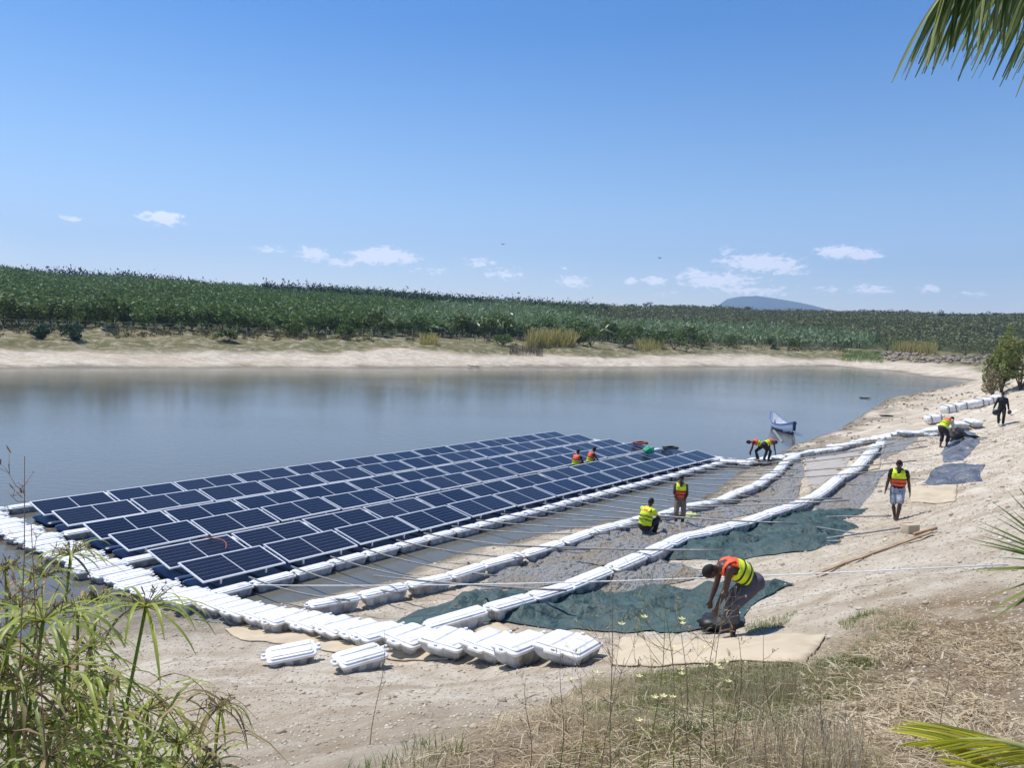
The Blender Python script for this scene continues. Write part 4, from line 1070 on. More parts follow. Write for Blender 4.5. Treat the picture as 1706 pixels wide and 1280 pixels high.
# orchard over the hillside: thousands of low crowns that read as one mass
def field(name, n, amin, amax, smin, smax, h, r, nl, ls, m, label, cat, spacing=3.4, cond=None, wide=False, slim=0):
    X = []; Y = []
    gx, gy = np.meshgrid(np.arange(-380, 520, spacing), np.arange(70, 640, spacing)); gx = gx.ravel(); gy = gy.ravel()
    rot = math.radians(24); x = gx*math.cos(rot)-gy*math.sin(rot); y = gx*math.sin(rot)+gy*math.cos(rot)
    x = x+rng.normal(size=x.size)*spacing*.16; y = y+rng.normal(size=x.size)*spacing*.16
    ang = np.degrees(np.arctan2(x, y)); k = (ang > amin) & (ang < amax) & (y > 60); x = x[k]; y = y[k]; s = sdist(x, y); ang = ang[k]
    k = (s > smin) & (s < smax) & (farw(x, y) > .5); 
    if cond is not None: k &= cond(x, y, s, ang)
    x = x[k]; y = y[k]; z = height(x, y, False); N_ = len(x); d = np.hypot(x, y)
    C = rng.normal(size=(N_, nl, 3)); C /= np.linalg.norm(C, axis=2)[..., None]; C *= rng.uniform(.5, 1, (N_, nl, 1))
    sc_ = rng.uniform(.65, 1.3, (N_, 1))*(1+.9*fbm(x*.03, y*.03, 3, 55))[:, None]; C[..., 0] *= r*sc_; C[..., 1] *= r*sc_; C[..., 2] = C[..., 2]*h*.5*sc_+h*.55*sc_
    C[..., 0] += x[:, None]; C[..., 1] += y[:, None]; C[..., 2] += z[:, None]; C = C.reshape(-1, 3)
    V, Fq = leaf_quads(C, rng.uniform(.7, 1.3, len(C))*ls, .55 if not slim else slim, up=.1 if not slim else -.8)
    o = objm(name, mesh_np(name, V, Fq), m); print(name, N_, len(Fq)); tag(o, label, cat, kind='stuff'); return o
A_ = lambda px: math.degrees(math.atan2(ray(px, 560)[0], ray(px, 560)[1]))
aB = A_(640)
field('orchard', 0, A_(-90), A_(1000), 39, 330, 3.0, 1.8, 34, .44, orch, 'dense green fruit trees in rows over the far hillside', 'orchard', 3.4, lambda x, y, s, a: (a < aB+4) | (s > 150-(a-aB)*3))
field('banana_plantation', 0, A_(620), A_(1455), 34, 175, 3.4, 1.3, 22, .85, banan, 'mass of banana plants behind the fence on the far bank', 'plantation', 3.2, lambda x, y, s, a: (a > aB+(s-60)*.05) & (s < 175-(a-aB)*3.2), slim=.22)
field('scrubland', 0, A_(900), A_(1800), 30, 420, 2.4, 2.1, 22, .58, scrub, 'grey green scrub covering the far plain on the right', 'scrub', 3.6, lambda x, y, s, a: (s > 175-(a-aB)*3.2) & ((a > aB+20) | (s > 150-(a-aB)*3)) & ((a < A_(1440)) | (s > 42+fbm(x*.05, y*.05, 3, 3)*20)))
# windbreak rows along the ridge
def hedge(pxa, pxb, s0, s1, h, name, label, step=1.3):
    P_ = []; 
    for px in np.arange(pxa, pxb, 2.2):
        t = (px-pxa)/(pxb-pxa); q_ = az_s(px, s0+(s1-s0)*t+random.uniform(-2, 2)); hh = h*random.uniform(.7, 1.25)
        c = rng.normal(size=(26, 3))*np.array([.55, .55, .26]); c[:, 2] = (c[:, 2]+.55)*hh; c += np.array([q_.x, q_.y, q_.z]); P_.append(c)
    C = np.vstack(P_); V, Fq = leaf_quads(C, rng.uniform(.5, 1.1, len(C))*.8, .4, up=-.9)
    tag(objm(name, mesh_np(name, V, Fq), windb), label, 'windbreak', kind='stuff')
hedge(-60, 980, 335, 335, 5.0, 'windbreak', 'thin dark line of slender trees along the hill crest')
hedge(440, 1010, 250, 175, 5.0, 'windbreak', 'dark band of tall slender trees crossing the hillside above the bananas')
# front row trees behind the fence
TV = [make_tree('orchard_tree', 2.4, 4.3, .35, orch, 420, .34), make_tree('orchard_tree', 2.2, 4.2, .35, dark, 420, .34), make_tree('orchard_tree', 2.1, 3.6, .4, yelg, 380, .34), make_tree('orchard_tree', 2.8, 5.0, .3, dark, 480, .36)]
used = [False]*4
kinds = {0: ('round green orchard tree behind the far fence', 'green orchard trees behind the fence'), 1: ('dark green orchard tree behind the far fence', 'dark orchard trees behind the fence'),
         2: ('yellow green bushy tree behind the far fence', 'yellow green trees behind the fence'), 3: ('large dark tree behind the far fence', 'large dark trees behind the fence')}
px = -30.0
while px < 1180:
    k = random.choice([1, 1, 3, 0, 0, 2]) 
    if 470 < px < 600 and random.random() < .6: k = 2
    if px < 130: k = 3
    if 730 < px < 860: k = random.choice([3, 1])
    o = TV[k] if not used[k] else copy_tree(TV[k]); used[k] = True
    q_ = az_s(px, random.uniform(33, 38)); o.location = q_; o.rotation_euler.z = random.uniform(0, 6.28); s_ = random.uniform(.8, 1.15)*(.9 if k == 2 else 1); o.scale = (s_, s_, s_*random.uniform(.85, 1.15))
    tag(o, kinds[k][0], 'tree', kinds[k][1]); px += random.uniform(11, 19)*(1 if px < 700 else .8)
# individual banana plants
def banana():
    t = empty('banana_plant', (0, 0, 0)); mb = MB(); mb.tube([(0, 0, -.2), (.03, 0, 1.0), (0, .03, 1.9)], [.14, .12, .08], 8); mb.build('trunk', fol('banana_stem', [lin(90,96,56), lin(120,110,72)], 0), t)
    mb = MB()
    for i in range(10):
        a = 2*PI*i/10*1.9+random.uniform(-.3, .3); ln = random.uniform(1.5, 2.2); up = random.uniform(.5, 1.4); d = Vector((math.cos(a), math.sin(a), 0)); s_ = Vector((-d.y, d.x, 0)); V = []
        for k in range(7):
            u = k/6; c = d*(ln*u*.8)+Vector((0, 0, 1.8+up*u*1.6-u*u*up*1.2-.5*u*u)); wd = .30*math.sin(PI*min(u*.88+.1, 1))**.6
            V += [c-s_*wd+Vector((0, 0, -.06)), c+Vector((0, 0, .03)), c+s_*wd+Vector((0, 0, -.06))]
        mb.add(V, [(k*3+j, k*3+j+1, k*3+j+4, k*3+j+3) for k in range(6) for j in (0, 1)])
    mb.build('crown', banan, t); return t
BV = [banana(), banana(), banana()]; ub_ = [False]*3
for i in range(120):
    px = 640+800*(i/120)+random.uniform(-5, 5); k = i % 3; o = BV[k] if not ub_[k] else copy_tree(BV[k]); ub_[k] = True
    o.location = az_s(px, random.uniform(34, 56)); o.rotation_euler.z = random.uniform(0, 6.28); s_ = random.uniform(.9, 1.35); o.scale = (s_,)*3
    tag(o, 'banana plant with arching leaves behind the fence on the far bank', 'banana plant', 'banana plants at the front of the plantation')
# skyline trees
def skyt(px, h, r, label, m=windb, trunk=None, s=300):
    q_ = az_s(px, s); t = make_tree('tree', r, h, (trunk if trunk is not None else .6), m, 300, .45); t.location = q_; tag(t, label, 'tree')
skyt(1003, 3.0, 2.2, 'small round tree on the skyline, left of the skyline group', s=318)
skyt(1051, 3.8, 2.6, 'thin dark tree on the skyline beside a leaning crown', s=318, trunk=1.2)
skyt(1077, 4.6, 4.2, 'broad leaning dark tree on the skyline', s=318)
skyt(1243, 3.0, 2.6, 'flat topped tree with bare trunk standing before the blue mountain', s=318, trunk=2.8)
skyt(1310, 2.2, 3.0, 'low dark tree before the right slope of the mountain', s=318)
skyt(1568, 5.2, 3.6, 'round dark tree standing alone on the right skyline', s=300)
skyt(1606, 3.0, 5.2, 'wide low tree on the right skyline, next after the lone round tree', s=300)
skyt(1634, 2.7, 4.6, 'second wide low tree on the right skyline', s=300)
skyt(1656, 2.6, 3.2, 'low dark tree on the right skyline behind the tall shrub', s=300)
skyt(48, 3.2, 4.5, 'low tree group at the left end of the hill crest', s=330)
# bushes on the far bank
def bush(px, s, r, h, m, label, name='bush', n=420, ls=.3):
    q_ = az_s(px, s); t = make_tree(name, r, h, .05, m, n, ls, 5); t.location = q_; tag(t, label, 'bush')
bush(70, 21, 1.5, 2.0, fol('blue_green', [lin(54,80,56), lin(70,98,66), lin(44,66,48)]), 'small blue green bush on the far bank at the left')
bush(122, 20, 2.0, 2.6, FOL['blue_green'], 'rounded blue green bush on the far bank, right of the small one')
bush(381, 21, 2.0, 2.0, dark, 'low dark bush below the fence on the far bank')
bush(838, 23, 2.6, 2.4, orch, 'bright green bush low on the far bank left of the tan reeds')
bush(965, 26, 2.4, 4.2, yelg, 'bright yellow green bush just right of the tan reeds')
bush(1095, 24, 2.4, 3.6, yelg, 'yellow green bush between two dark bushes on the far bank')
bush(1170, 25, 2.6, 3.4, yelg, 'low yellow green bush right of the largest dark bush')
bush(1215, 27, 2.6, 3.6, dark, 'dark bush standing before the bananas right of the middle')
bush(575, 27, 2.6, 3.4, yelg, 'bright yellow green bush by the far fence left of the middle')
bush(490, 28, 2.4, 3.2, yelg, 'yellow green bush by the far fence below the hill crest')
bush(985, 24, 2.8, 4.6, yelg, 'green bush right of the tan reeds on the far bank')
bush(1042, 23, 3.2, 4.2, dark, 'rounded dark bush in the middle of the far bank')
bush(1125, 22, 4.4, 5.2, dark, 'largest dark bush low on the far bank')
bush(1288, 27, 2.2, 4.0, yelg, 'yellow tinged bush before the banana plants'); bush(1325, 27, 2.2, 3.2, yelg, 'low yellow green bush near the right end of the fence')
for px, s, r, h in ((1480,34,6,5),(1515,38,6,4.6),(1610,30,5,4),(1560,44,7,4.4),(1640,36,6,4.2)):
    bush(px, s, r, h, dark if px < 1520 else scrub, f'dark bush behind the rock pile, {"at its left end" if px<1500 else "second from its left end" if px<1530 else "in its middle" if px<1580 else "right of its middle" if px<1620 else "at its right end"}')
def reeds(pxa, pxb, s0, s1, n, h, m, label, name='reed_bed'):
    mb_v = []; mb_f = []
    C = []
    for i in range(n):
        q_ = az_s(random.uniform(pxa, pxb), random.uniform(s0, s1)); C.append((q_.x, q_.y, q_.z))
    C = np.array(C); hh = rng.uniform(.6, 1.1, n)*h; wd = .06*h/2; a = rng.uniform(0, PI, n); dx = np.cos(a)*wd; dy = np.sin(a)*wd; lx = rng.normal(size=n)*.18*h; ly = rng.normal(size=n)*.18*h
    z0 = C[:, 2]
    V = np.stack([np.stack([C[:, 0]-dx, C[:, 1]-dy, z0], 1), np.stack([C[:, 0]+dx, C[:, 1]+dy, z0], 1), np.stack([C[:, 0]+dx*.5+lx, C[:, 1]+dy*.5+ly, z0+hh], 1), np.stack([C[:, 0]-dx*.5+lx, C[:, 1]-dy*.5+ly, z0+hh], 1)], 1).reshape(-1, 3)
    tag(objm(name, mesh_np(name, V, np.arange(4*n).reshape(-1, 4)), m), label, 'reeds', kind='stuff')
reeds(880, 958, 21, 28, 900, 3.4, reedm, 'tall tan reeds on the far bank'); reeds(700, 730, 21, 25, 150, 2.2, reedm, 'small clump of dry tan reeds on the far bank')
reeds(850, 905, 11, 19, 500, 1.1, fol('dead_stalks', [lin(120,104,88), lin(98,84,70), lin(140,122,100)], 0), 'low brown dead stalks near the waterline'); reeds(1060, 1105, 20, 25, 300, 2.2, reedm, 'yellowish reeds between two dark bushes')
reeds(1490, 1560, 26, 34, 900, 3.0, reedm, 'pale yellow reeds above the rock pile'); reeds(1405, 1475, 9, 26, 1800, .9, fol('bright_grass', [lin(92,134,52), lin(110,150,60), lin(80,118,48)]), 'bright green grass patch at the head of the cove')
def undergrowth():
    P_ = []
    for i in range(900):
        px = random.uniform(-60, 1470); 
        if float(vnoise(np.array([px*.02]), np.array([3.]), 5)[0]) < -.12: continue
        q_ = az_s(px, 22+random.random()**.6*12); rr = random.uniform(.3, 1.0)
        c = rng.normal(size=(16, 3))*np.array([.5, .5, .25])*rr; c[:, 2] = np.abs(c[:, 2])+.1; P_.append(c+np.array([q_.x, q_.y, q_.z]))
    C = np.vstack(P_); V, Fq = leaf_quads(C, rng.uniform(.5, 1.1, len(C))*.28, .4, up=0)
    tag(objm('undergrowth', mesh_np('undergrowth', V, Fq), fol('undergrowth_leaves', [lin(120,112,66), lin(88,102,50), lin(146,126,88), lin(74,84,46), lin(104,88,66)])), 'low mixed weeds and brush along the foot of the far fence', 'undergrowth', kind='stuff')
undergrowth()
# fence
def fence():
    r = empty('wire_fence', az_s(0, 29)); base = r.location; prev = []
    P_ = []; px = -60.0
    q_ = az_s(px, 29); P_.append(q_)
    while px < 1420:
        px += .8; q_ = az_s(px, 29)
        if (q_-P_[-1]).length > 3.6: P_.append(q_)
    P_ = P_[:99]; print('posts', len(P_))
    mbp = MB(); mbp.tube([(0, 0, -.2), (0, 0, 1.7)], .085, 6); pm = mbp.mesh('post'); pm.materials.append(M['post'])
    for q_ in P_:
        o = bpy.data.objects.new('post', pm); COL.objects.link(o); o.parent = r; o.location = q_-base; o.rotation_euler = (random.uniform(-.06, .06), random.uniform(-.06, .06), 0)
    for zz in (.5, 1.0, 1.5):
        mb = MB(); mb.tube([q_-base+Vector((0, 0, zz)) for q_ in P_], .015, 4); mb.build('wire', M['steel'], r)
    tag(r, 'long wire fence on wooden posts along the far bank', 'fence')
fence()
for px, sl_, lb in ((806, 60, 'tall thin pole rising out of the plantation'),):
    q_ = az_s(px, sl_); pole(q_, q_+Vector((0, 0, 9)), 'tall thin pale pole rising out of the far plantation', None, 0, .09)
# rocks
def rockmesh(r):
    mb = MB(); mb.ell((0, 0, 0), (r, r*.8, r*.6), n=8); me = mb.mesh('rock')
    sd_ = Vector((random.uniform(0, 99), 0, 0))
    for v in me.vertices: v.co *= 1+.5*mnoise.noise(v.co*(1.6/r)+sd_)
    me.materials.append(M['rock']); return me
RM = [rockmesh(.5) for _ in range(6)]
for i in range(170):
    px = random.uniform(1462, 1650); q_ = az_s(px, random.uniform(15, 27)); o = bpy.data.objects.new('rock', random.choice(RM)); COL.objects.link(o)
    o.location = q_+Vector((0, 0, .15)); s_ = random.choice([.6, .8, 1, 1.3, 1.9]); o.scale = (s_, s_, s_*random.uniform(.7, 1.2)); o.rotation_euler = (random.uniform(-.4, .4), random.uniform(-.4, .4), random.uniform(0, 6))
    tag(o, 'pale brown boulder in the rock pile at the head of the cove', 'rock', 'boulders in the rock pile')
for px, py, s_, lb in ((1622,602,1.6,'flat pale slab at the right foot of the rock pile'),(1600,601,2.0,'long flat slab on the far right shore'),(950,577,.9,'single pale boulder under the tan reeds'),
                       (1530,1000,.25,'small stone'),):
    if px == 1530: continue
    q_ = hit(px, py); o = objm('rock', RM[0].copy()); o.location = q_; o.scale = (s_*1.6, s_, s_*.5); tag(o, lb, 'rock')
# pebbles: nobody could count them
def pebbles(n):
    px = rng.uniform(150, 1760, n*3); d = rng.uniform(5, 42, n*3)**1.0; a = np.arctan((px-853)/F); x = d*np.sin(a); y = d*np.cos(a); s = sdist(x, y); k = s > .2; x = x[k][:n]; y = y[k][:n]; n = len(x); z = height(x, y)
    base = np.array([(1,0,0),(0,1,0),(-1,0,0),(0,-1,0),(0,0,.7),(0,0,-.5)], float); r = rng.uniform(.006, .019, n)*(1+np.hypot(x, y)/22)*(1+1.8*(rng.random(n) < .015))
    V = base[None]*r[:, None, None]*rng.uniform(.6, 1.3, (n, 6, 1)); th = rng.uniform(0, 6.28, n); c, s2 = np.cos(th)[:, None], np.sin(th)[:, None]
    V = np.stack([V[..., 0]*c-V[..., 1]*s2, V[..., 0]*s2+V[..., 1]*c, V[..., 2]], -1)+np.stack([x, y, z], 1)[:, None]
    T_ = np.array([(0,1,4),(1,2,4),(2,3,4),(3,0,4),(1,0,5),(2,1,5),(3,2,5),(0,3,5)]); Fq = (T_[None]+np.arange(n)[:, None, None]*6).reshape(-1, 3)
    tag(objm('gravel', mesh_np('gravel', V.reshape(-1, 3), Fq), mat('gravel', lin(196,182,160), .95, island=[lin(150,134,114), lin(206,194,172), lin(176,158,134), lin(220,210,192)])), 'loose pale gravel and small stones over the sandy bank', 'gravel', kind='stuff')
pebbles(26000)
def clods(n):
    y = rng.uniform(24, 120, n*6); x = rng.uniform(0, 110, n*6); s = sdist(x, y); k = (s > .1) & (s < 30) & (farw(x, y) < .3) & (rng.random(n*6) < np.exp(-s/5)+.12) & (fbm(x*.25, y*.25, 3, 91) > -.05); x = x[k][:n]; y = y[k][:n]; n = len(x); z = height(x, y)
    base = np.array([(1,0,0),(0,1,0),(-1,0,0),(0,-1,0),(0,0,.6),(0,0,-.5)], float); r_ = rng.uniform(.02, .07, n)*(1+y/45); V = base[None]*r_[:, None, None]*rng.uniform(.5, 1.4, (n, 6, 1))+np.stack([x, y, z], 1)[:, None]
    T_ = np.array([(0,1,4),(1,2,4),(2,3,4),(3,0,4),(1,0,5),(2,1,5),(3,2,5),(0,3,5)]); Fq = (T_[None]+np.arange(n)[:, None, None]*6).reshape(-1, 3)
    tag(objm('gravel', mesh_np('gravel', V.reshape(-1, 3), Fq), mat('clods', lin(150,132,108), .95, island=[lin(120,102,80), lin(150,132,108), lin(176,158,132), lin(96,84,66)])), 'brown clods and debris along the right shoreline', 'gravel', kind='stuff')
clods(7000)
# driftwood bits at the far waterline and the dark twigs in the cove
for px, py, rr, lb, nm in ((790,611,1.6,'dark driftwood at the far waterline','driftwood'),(1440,664,.9,'dark twiggy snag in the shallow water by the right bank','snag')):
    q_ = hit(px, py); mb = MB()
    for i in range(16):
        a = random.uniform(0, 6.28); l_ = random.uniform(.4, 1)*rr; mb.tube([(0, 0, .02), (math.cos(a)*l_*.5, math.sin(a)*l_*.5, .12*random.random()), (math.cos(a)*l_, math.sin(a)*l_, .25*random.random())], [.04, .03, .01], 5)
    o = mb.build(nm, mat('wet_wood', lin(60,52,44), .8)); o.location = q_; tag(o, lb, 'branch')
# birds
for (px, py, lb) in ((838, 407, 'tiny dark bird in the sky above the middle of the hill'), (1099, 430, 'tiny dark bird gliding right of the centre of the sky')):
    q_ = atd(px, py, 120); mb = MB(); mb.cap_tube([(0, -.18, 0), (0, .16, 0)], [.05, .04], 8)
    for s_ in (-1, 1): mb.add([(0, .08, .02), (s_*.3, .06, .1), (s_*.55, -.05, .03), (s_*.3, -.08, .09), (0, -.08, .02), (0, .08, .04), (s_*.3, .06, .12), (s_*.55, -.05, .045), (s_*.3, -.08, .11), (0, -.08, .04)], [(4,3,1,0),(3,2,1),(5,6,8,9),(6,7,8)])
    o = mb.build('bird', M['black']); o.location = q_; o.rotation_euler.z = .6; tag(o, lb, 'bird')
# mountain far away
def mountain():
    D = 5600; V = []; Fs = []; prof = [(1120,534),(1180,520),(1196,509),(1212,498),(1235,494),(1262,493),(1290,497),(1320,502),(1350,508),(1385,517),(1440,528),(1500,536)]
    n = 120; K = 24; a = np.linspace(1110, 1510, n); yy = np.interp(a, [p_[0] for p_ in prof], [p_[1] for p_ in prof])
    for j in range(K+1):
        t = j/K*2-1
        for i in range(n):
            q_ = atd(a[i], yy[i], D); top = q_.z; x, y = q_.x*(1+t*.16), q_.y*(1+t*.16); h_ = max(top, 0)*(1-abs(t)**1.5)+float(fbm(np.array([x*.004]), np.array([y*.004]), 4, 2)[0])*60*abs(t)*(1-abs(t))*2
            V.append((x, y, h_*(1+0)))
    for j in range(K):
        for i in range(n-1): Fs.append((j*n+i, j*n+i+1, (j+1)*n+i+1, (j+1)*n+i))
    me = bpy.data.meshes.new('mountain'); me.from_pydata(V, [], Fs); me.polygons.foreach_set('use_smooth', [True]*len(Fs)); me.update()
    tag(objm('mountain', me, mat('mountain_forest', lin(48,62,62), .95, var=(lin(60,74,70), .01, .4, .65))), None, None, kind='structure')
mountain()

# ------------------------------------------------------------------ right shrub tree
q_ = hit(1668, 654); print('shrub', q_, hit(1516, 890), hit(1492, 867), hit(1575, 745), hit(1215, 1062))
K_ = q_.y/50.0
t = make_tree('shrub_tree', .75*K_, 4.7*K_, .02, olive, 1500, .13*K_, 7); t.location = q_; tag(t, 'tall loose olive green shrub on the bank behind the person in black', 'tree')
q_ = hit(1700, 650); t = make_tree('shrub_tree', 1.15*K_, 3.6*K_, .02, olive, 1800, .13*K_, 7); t.location = q_; tag(t, 'broad olive green shrub at the right edge of the picture', 'tree')
q_ = hit(1650, 648); t = make_tree('shrub_tree', .7*K_, 2.9*K_, .02, olive, 900, .12*K_, 6); t.location = q_; tag(t, 'thin low olive shrub left of the tall loose one', 'tree')
q_ = hit(1652, 660); t = make_tree('bush', .9*K_, 1.9*K_, .02, fol('dry_bush', [lin(150,136,104), lin(120,112,78), lin(176,162,130)]), 1100, .08*K_, 5); t.location = q_; tag(t, 'dry greyish bush at the foot of the tall shrub', 'bush')

# ------------------------------------------------------------------ near grasses
def blades(name, poly, n, h, wd, m, label, cat, lean=.5, flat=0, dens=None, seed=0):
    xs = [p_[0] for p_ in poly]; ys = [p_[1] for p_ in poly]
    x = rng.uniform(min(xs), max(xs), n*6); y = rng.uniform(max(min(ys), 1.5), max(ys), n*6); k = inpoly(x, y, poly)
    k &= rng.random(len(x)) < sstep(-.22, .18, fbm(x*1.3, y*1.3, 3, seed+60)+ (0.0))
    ang = np.degrees(np.arctan2(x, y)); k &= np.abs(ang) < 48
    x = x[k][:n]; y = y[k][:n]; n = len(x); z = height(x, y); a = rng.uniform(0, 2*PI, n); hh = h*rng.uniform(.4, 1.3, n)
    ld = rng.uniform(0, 2*PI, n); le = hh*lean*rng.uniform(.2, 1.6, n); w_ = wd*rng.uniform(.5, 1.4, n)
    dx, dy = np.cos(a)*w_/2, np.sin(a)*w_/2; lx, ly = np.cos(ld)*le, np.sin(ld)*le; hv = hh*(1-flat)
    lift = rng.uniform(0, .05, n)*flat
    def row(t, wk, bz): return [np.stack([x-dx*wk+lx*t*t, y-dy*wk+ly*t*t, z+bz], 1), np.stack([x+dx*wk+lx*t*t, y+dy*wk+ly*t*t, z+bz], 1)]
    if flat: rows = [row(0, 1, lift+.012), row(.7, 1, lift+.02+hv*.4), row(1, .6, lift*.5+.012+hv*.6)]
    else: rows = [row(0, 1, -.01+0*hv), row(.55, .8, hv*.6), row(1, .15, hv)]
    V = np.stack([rows[0][0], rows[0][1], rows[1][0], rows[1][1], rows[2][0], rows[2][1]], 1).reshape(-1, 3)
    b = np.arange(n)[:, None]*6; Fq = np.concatenate([b+np.array([0,1,3,2]), b+np.array([2,3,5,4])])
    tag(objm(name, mesh_np(name, V, Fq), m), label, cat, kind='stuff')
straw = fol('straw', [lin(212,196,160), lin(190,170,134), lin(228,214,184), lin(150,128,94), lin(126,106,78)], .3)
gg = fol('green_grass', [lin(110,136,60), lin(134,152,76), lin(92,118,52), lin(168,166,100)], .3)
drg = fol('dry_grass_blades', [lin(206,190,150), lin(180,166,120), lin(222,208,172), lin(150,144,98)], .45)
blades('straw_litter', litter_poly, 17000, .13, .0045, straw, 'loose straw and dead stalks littering the slope at the lower right', 'straw', 1.2, .93)
pr = [(p_.x, p_.y) for p_ in [hit(*v) for v in [(1330,1120),(1480,1060),(1700,1040),(1800,1200),(1500,1260),(1330,1200)]]]
blades('husk_litter', pr, 3000, .17, .013, straw, 'broad pale husks and leaf scraps on the slope at the lower right', 'litter', 1.0, .9, seed=3)
blades('green_grass', green_poly, 9000, .07, .006, gg, 'short green grass below the cardboard strip', 'grass', .5)
pd = [(p_.x, p_.y) for p_ in [hit(*v) for v in [(700,1285),(860,1215),(980,1140),(1110,1125),(1330,1120),(1460,1130),(1480,1330),(680,1330)]]]
blades('dry_grass', pd, 15000, .09, .0032, drg, 'dry beige grass along the bottom edge of the bank', 'grass', .55, seed=5)
pd2 = [(p_.x, p_.y) for p_ in [hit(*v) for v in [(1220,1170),(1320,1140),(1440,1230),(1440,1330),(1180,1330)]]]
blades('dry_grass', pd2, 900, .26, .0032, straw, 'taller bleached grass tuft at the bottom right of centre', 'grass', .35, seed=6)
pd5 = [(p_.x, p_.y) for p_ in [hit(*v) for v in [(900,1290),(980,1180),(1100,1130),(1300,1120),(1420,1110),(1440,1170),(1330,1230),(1250,1330),(850,1330)]]]
blades('green_grass', pd5, 9000, .08, .0035, gg, 'patchy green grass mixed into the dry grass at the bottom of the bank', 'grass', .5, seed=14)
pd6 = [(p_.x, p_.y) for p_ in [hit(*v) for v in [(1395,1040),(1450,1020),(1530,1040),(1520,1075),(1430,1080)]]]
blades('green_grass', pd6, 900, .08, .005, gg, 'small green weeds on the brown slope right of the cardboard strip', 'grass', .6, seed=15)
pd3 = [(p_.x, p_.y) for p_ in [hit(*v) for v in [(1235,1045),(1260,1030),(1330,1020),(1300,1048),(1250,1062)]]]
blades('green_grass', pd3, 900, .045, .005, gg, 'thin green grass beside the feet of the front worker', 'grass', .5, seed=8)
pd4 = [(p_.x, p_.y) for p_ in [hit(*v) for v in [(560,1300),(700,1235),(780,1250),(760,1330),(560,1330)]]]
blades('green_grass', pd4, 260, .10, .005, gg, 'small sparse green tufts at the bottom centre', 'grass', .5, seed=9)

def ribbon(mb, pts, wds, side, mi=0):
    V = []; side = Vector(side)
    n = len(pts)
    for i, (p_, w_) in enumerate(zip(pts, wds)):
        t = (pts[min(i+1, n-1)]-pts[max(i-1, 0)]).normalized(); s_ = (side-t*side.dot(t)).normalized(); nn = t.cross(s_)
        V += [p_-s_*w_/2+nn*w_*.12, p_-nn*w_*.06, p_+s_*w_/2+nn*w_*.12]
    mb.add(V, [(i*3+j, i*3+j+1, (i+1)*3+j+1, (i+1)*3+j) for i in range(n-1) for j in (0, 1)], mi)
sedge_leaf = [fol('sedge_leaves', [lin(152,168,64), lin(184,192,92), lin(118,140,56), lin(212,208,136)], .45, .4), fol('sedge_dry', [lin(150,132,84), lin(120,104,66), lin(172,156,108)], .2)]
def sedge(px, py, dep, R_, nl, label, tilt=(0, 0), dry=.15, base=None, group=None, droop=1.0):
    top = atd(px, py, dep); bx, by = (top.x+tilt[0], top.y+tilt[1]); b = Vector((bx, by, hz(bx, by)-.02)); r = empty('sedge_plant', b)
    tp = top-b; mb = MB(); pts = [Vector((0, 0, 0)), tp*.5+Vector((-tilt[0]*.15, 0, tp.z*.03)), tp]; mid = [pts[0].lerp(pts[1], .5), pts[1], pts[1].lerp(pts[2], .55), pts[2]]
    mb.tube([pts[0]]+mid, [.006]*5, 6); mb.build('stem', sedge_leaf[0], r, True)
    mb = MB()
    for i in range(nl):
        a = 2*PI*i/nl+random.uniform(-.25, .25); ln = R_*random.uniform(.65, 1.15); up = random.uniform(-.2, .75); d = Vector((math.cos(a), math.sin(a), 0)); ps = []; wd = []
        for k in range(8):
            u = k/7; ps.append(tp+d*ln*(u-.22*u*u*droop)+Vector((0, 0, ln*(up*u-(.42+up*.5)*droop*u*u)))); wd.append(.0115*math.sin(PI*min(u*.86+.12, 1))**.7*(R_/.3)**.5+.0006)
        ribbon(mb, ps, wd, (-d.y, d.x, .15*random.uniform(-1, 1)), 1 if random.random() < dry else 0)
    mb.build('leaf_whorl', sedge_leaf, r, True)
    mb = MB()
    for i in range(22):
        a = random.uniform(0, 6.28); up = random.uniform(.1, 1); d = Vector((math.cos(a)*(1-up*.4), math.sin(a)*(1-up*.4), up*.8)).normalized(); ln = R_*random.uniform(.15, .32); e = tp+d*ln
        mb.tube([tp, e], .0012, 3)
        for j in range(6):
            v = Vector((random.gauss(0, 1), random.gauss(0, 1), random.gauss(0, 1)))*.009; ribbon(mb, [e-v*.2, e+v*.6, e+v*1.3], [.003, .004, .001], (v.y, -v.x, .01))
    mb.build('flower_cluster', sedge_leaf[1], r); tag(r, label, 'plant', group)
random.seed(21)
sedge(243, 1012, 2.7, .34, 22, 'umbrella sedge with one wide drooping head over the sand at the lower left', (-.25, -.2), .2)
sedge(72, 1035, 2.3, .34, 24, 'bright umbrella sedge head low at the left edge', (-.15, -.2), .05)
sedge(118, 925, 3.3, .24, 26, 'tall umbrella sedge head rising before the white walkway at the left', (-.1, -.2), .3, droop=.9)
sedge(75, 960, 3.2, .22, 24, 'umbrella sedge head beside the tallest one at the left', (-.1, -.3), .3, droop=.8)
sedge(366, 1180, 3.2, .22, 20, 'small umbrella sedge head standing alone on the sand at the lower left', (-.05, -.1), .45, droop=1.6)
G_ = 'umbrella sedges crowding the lower left corner'; random.seed(5)
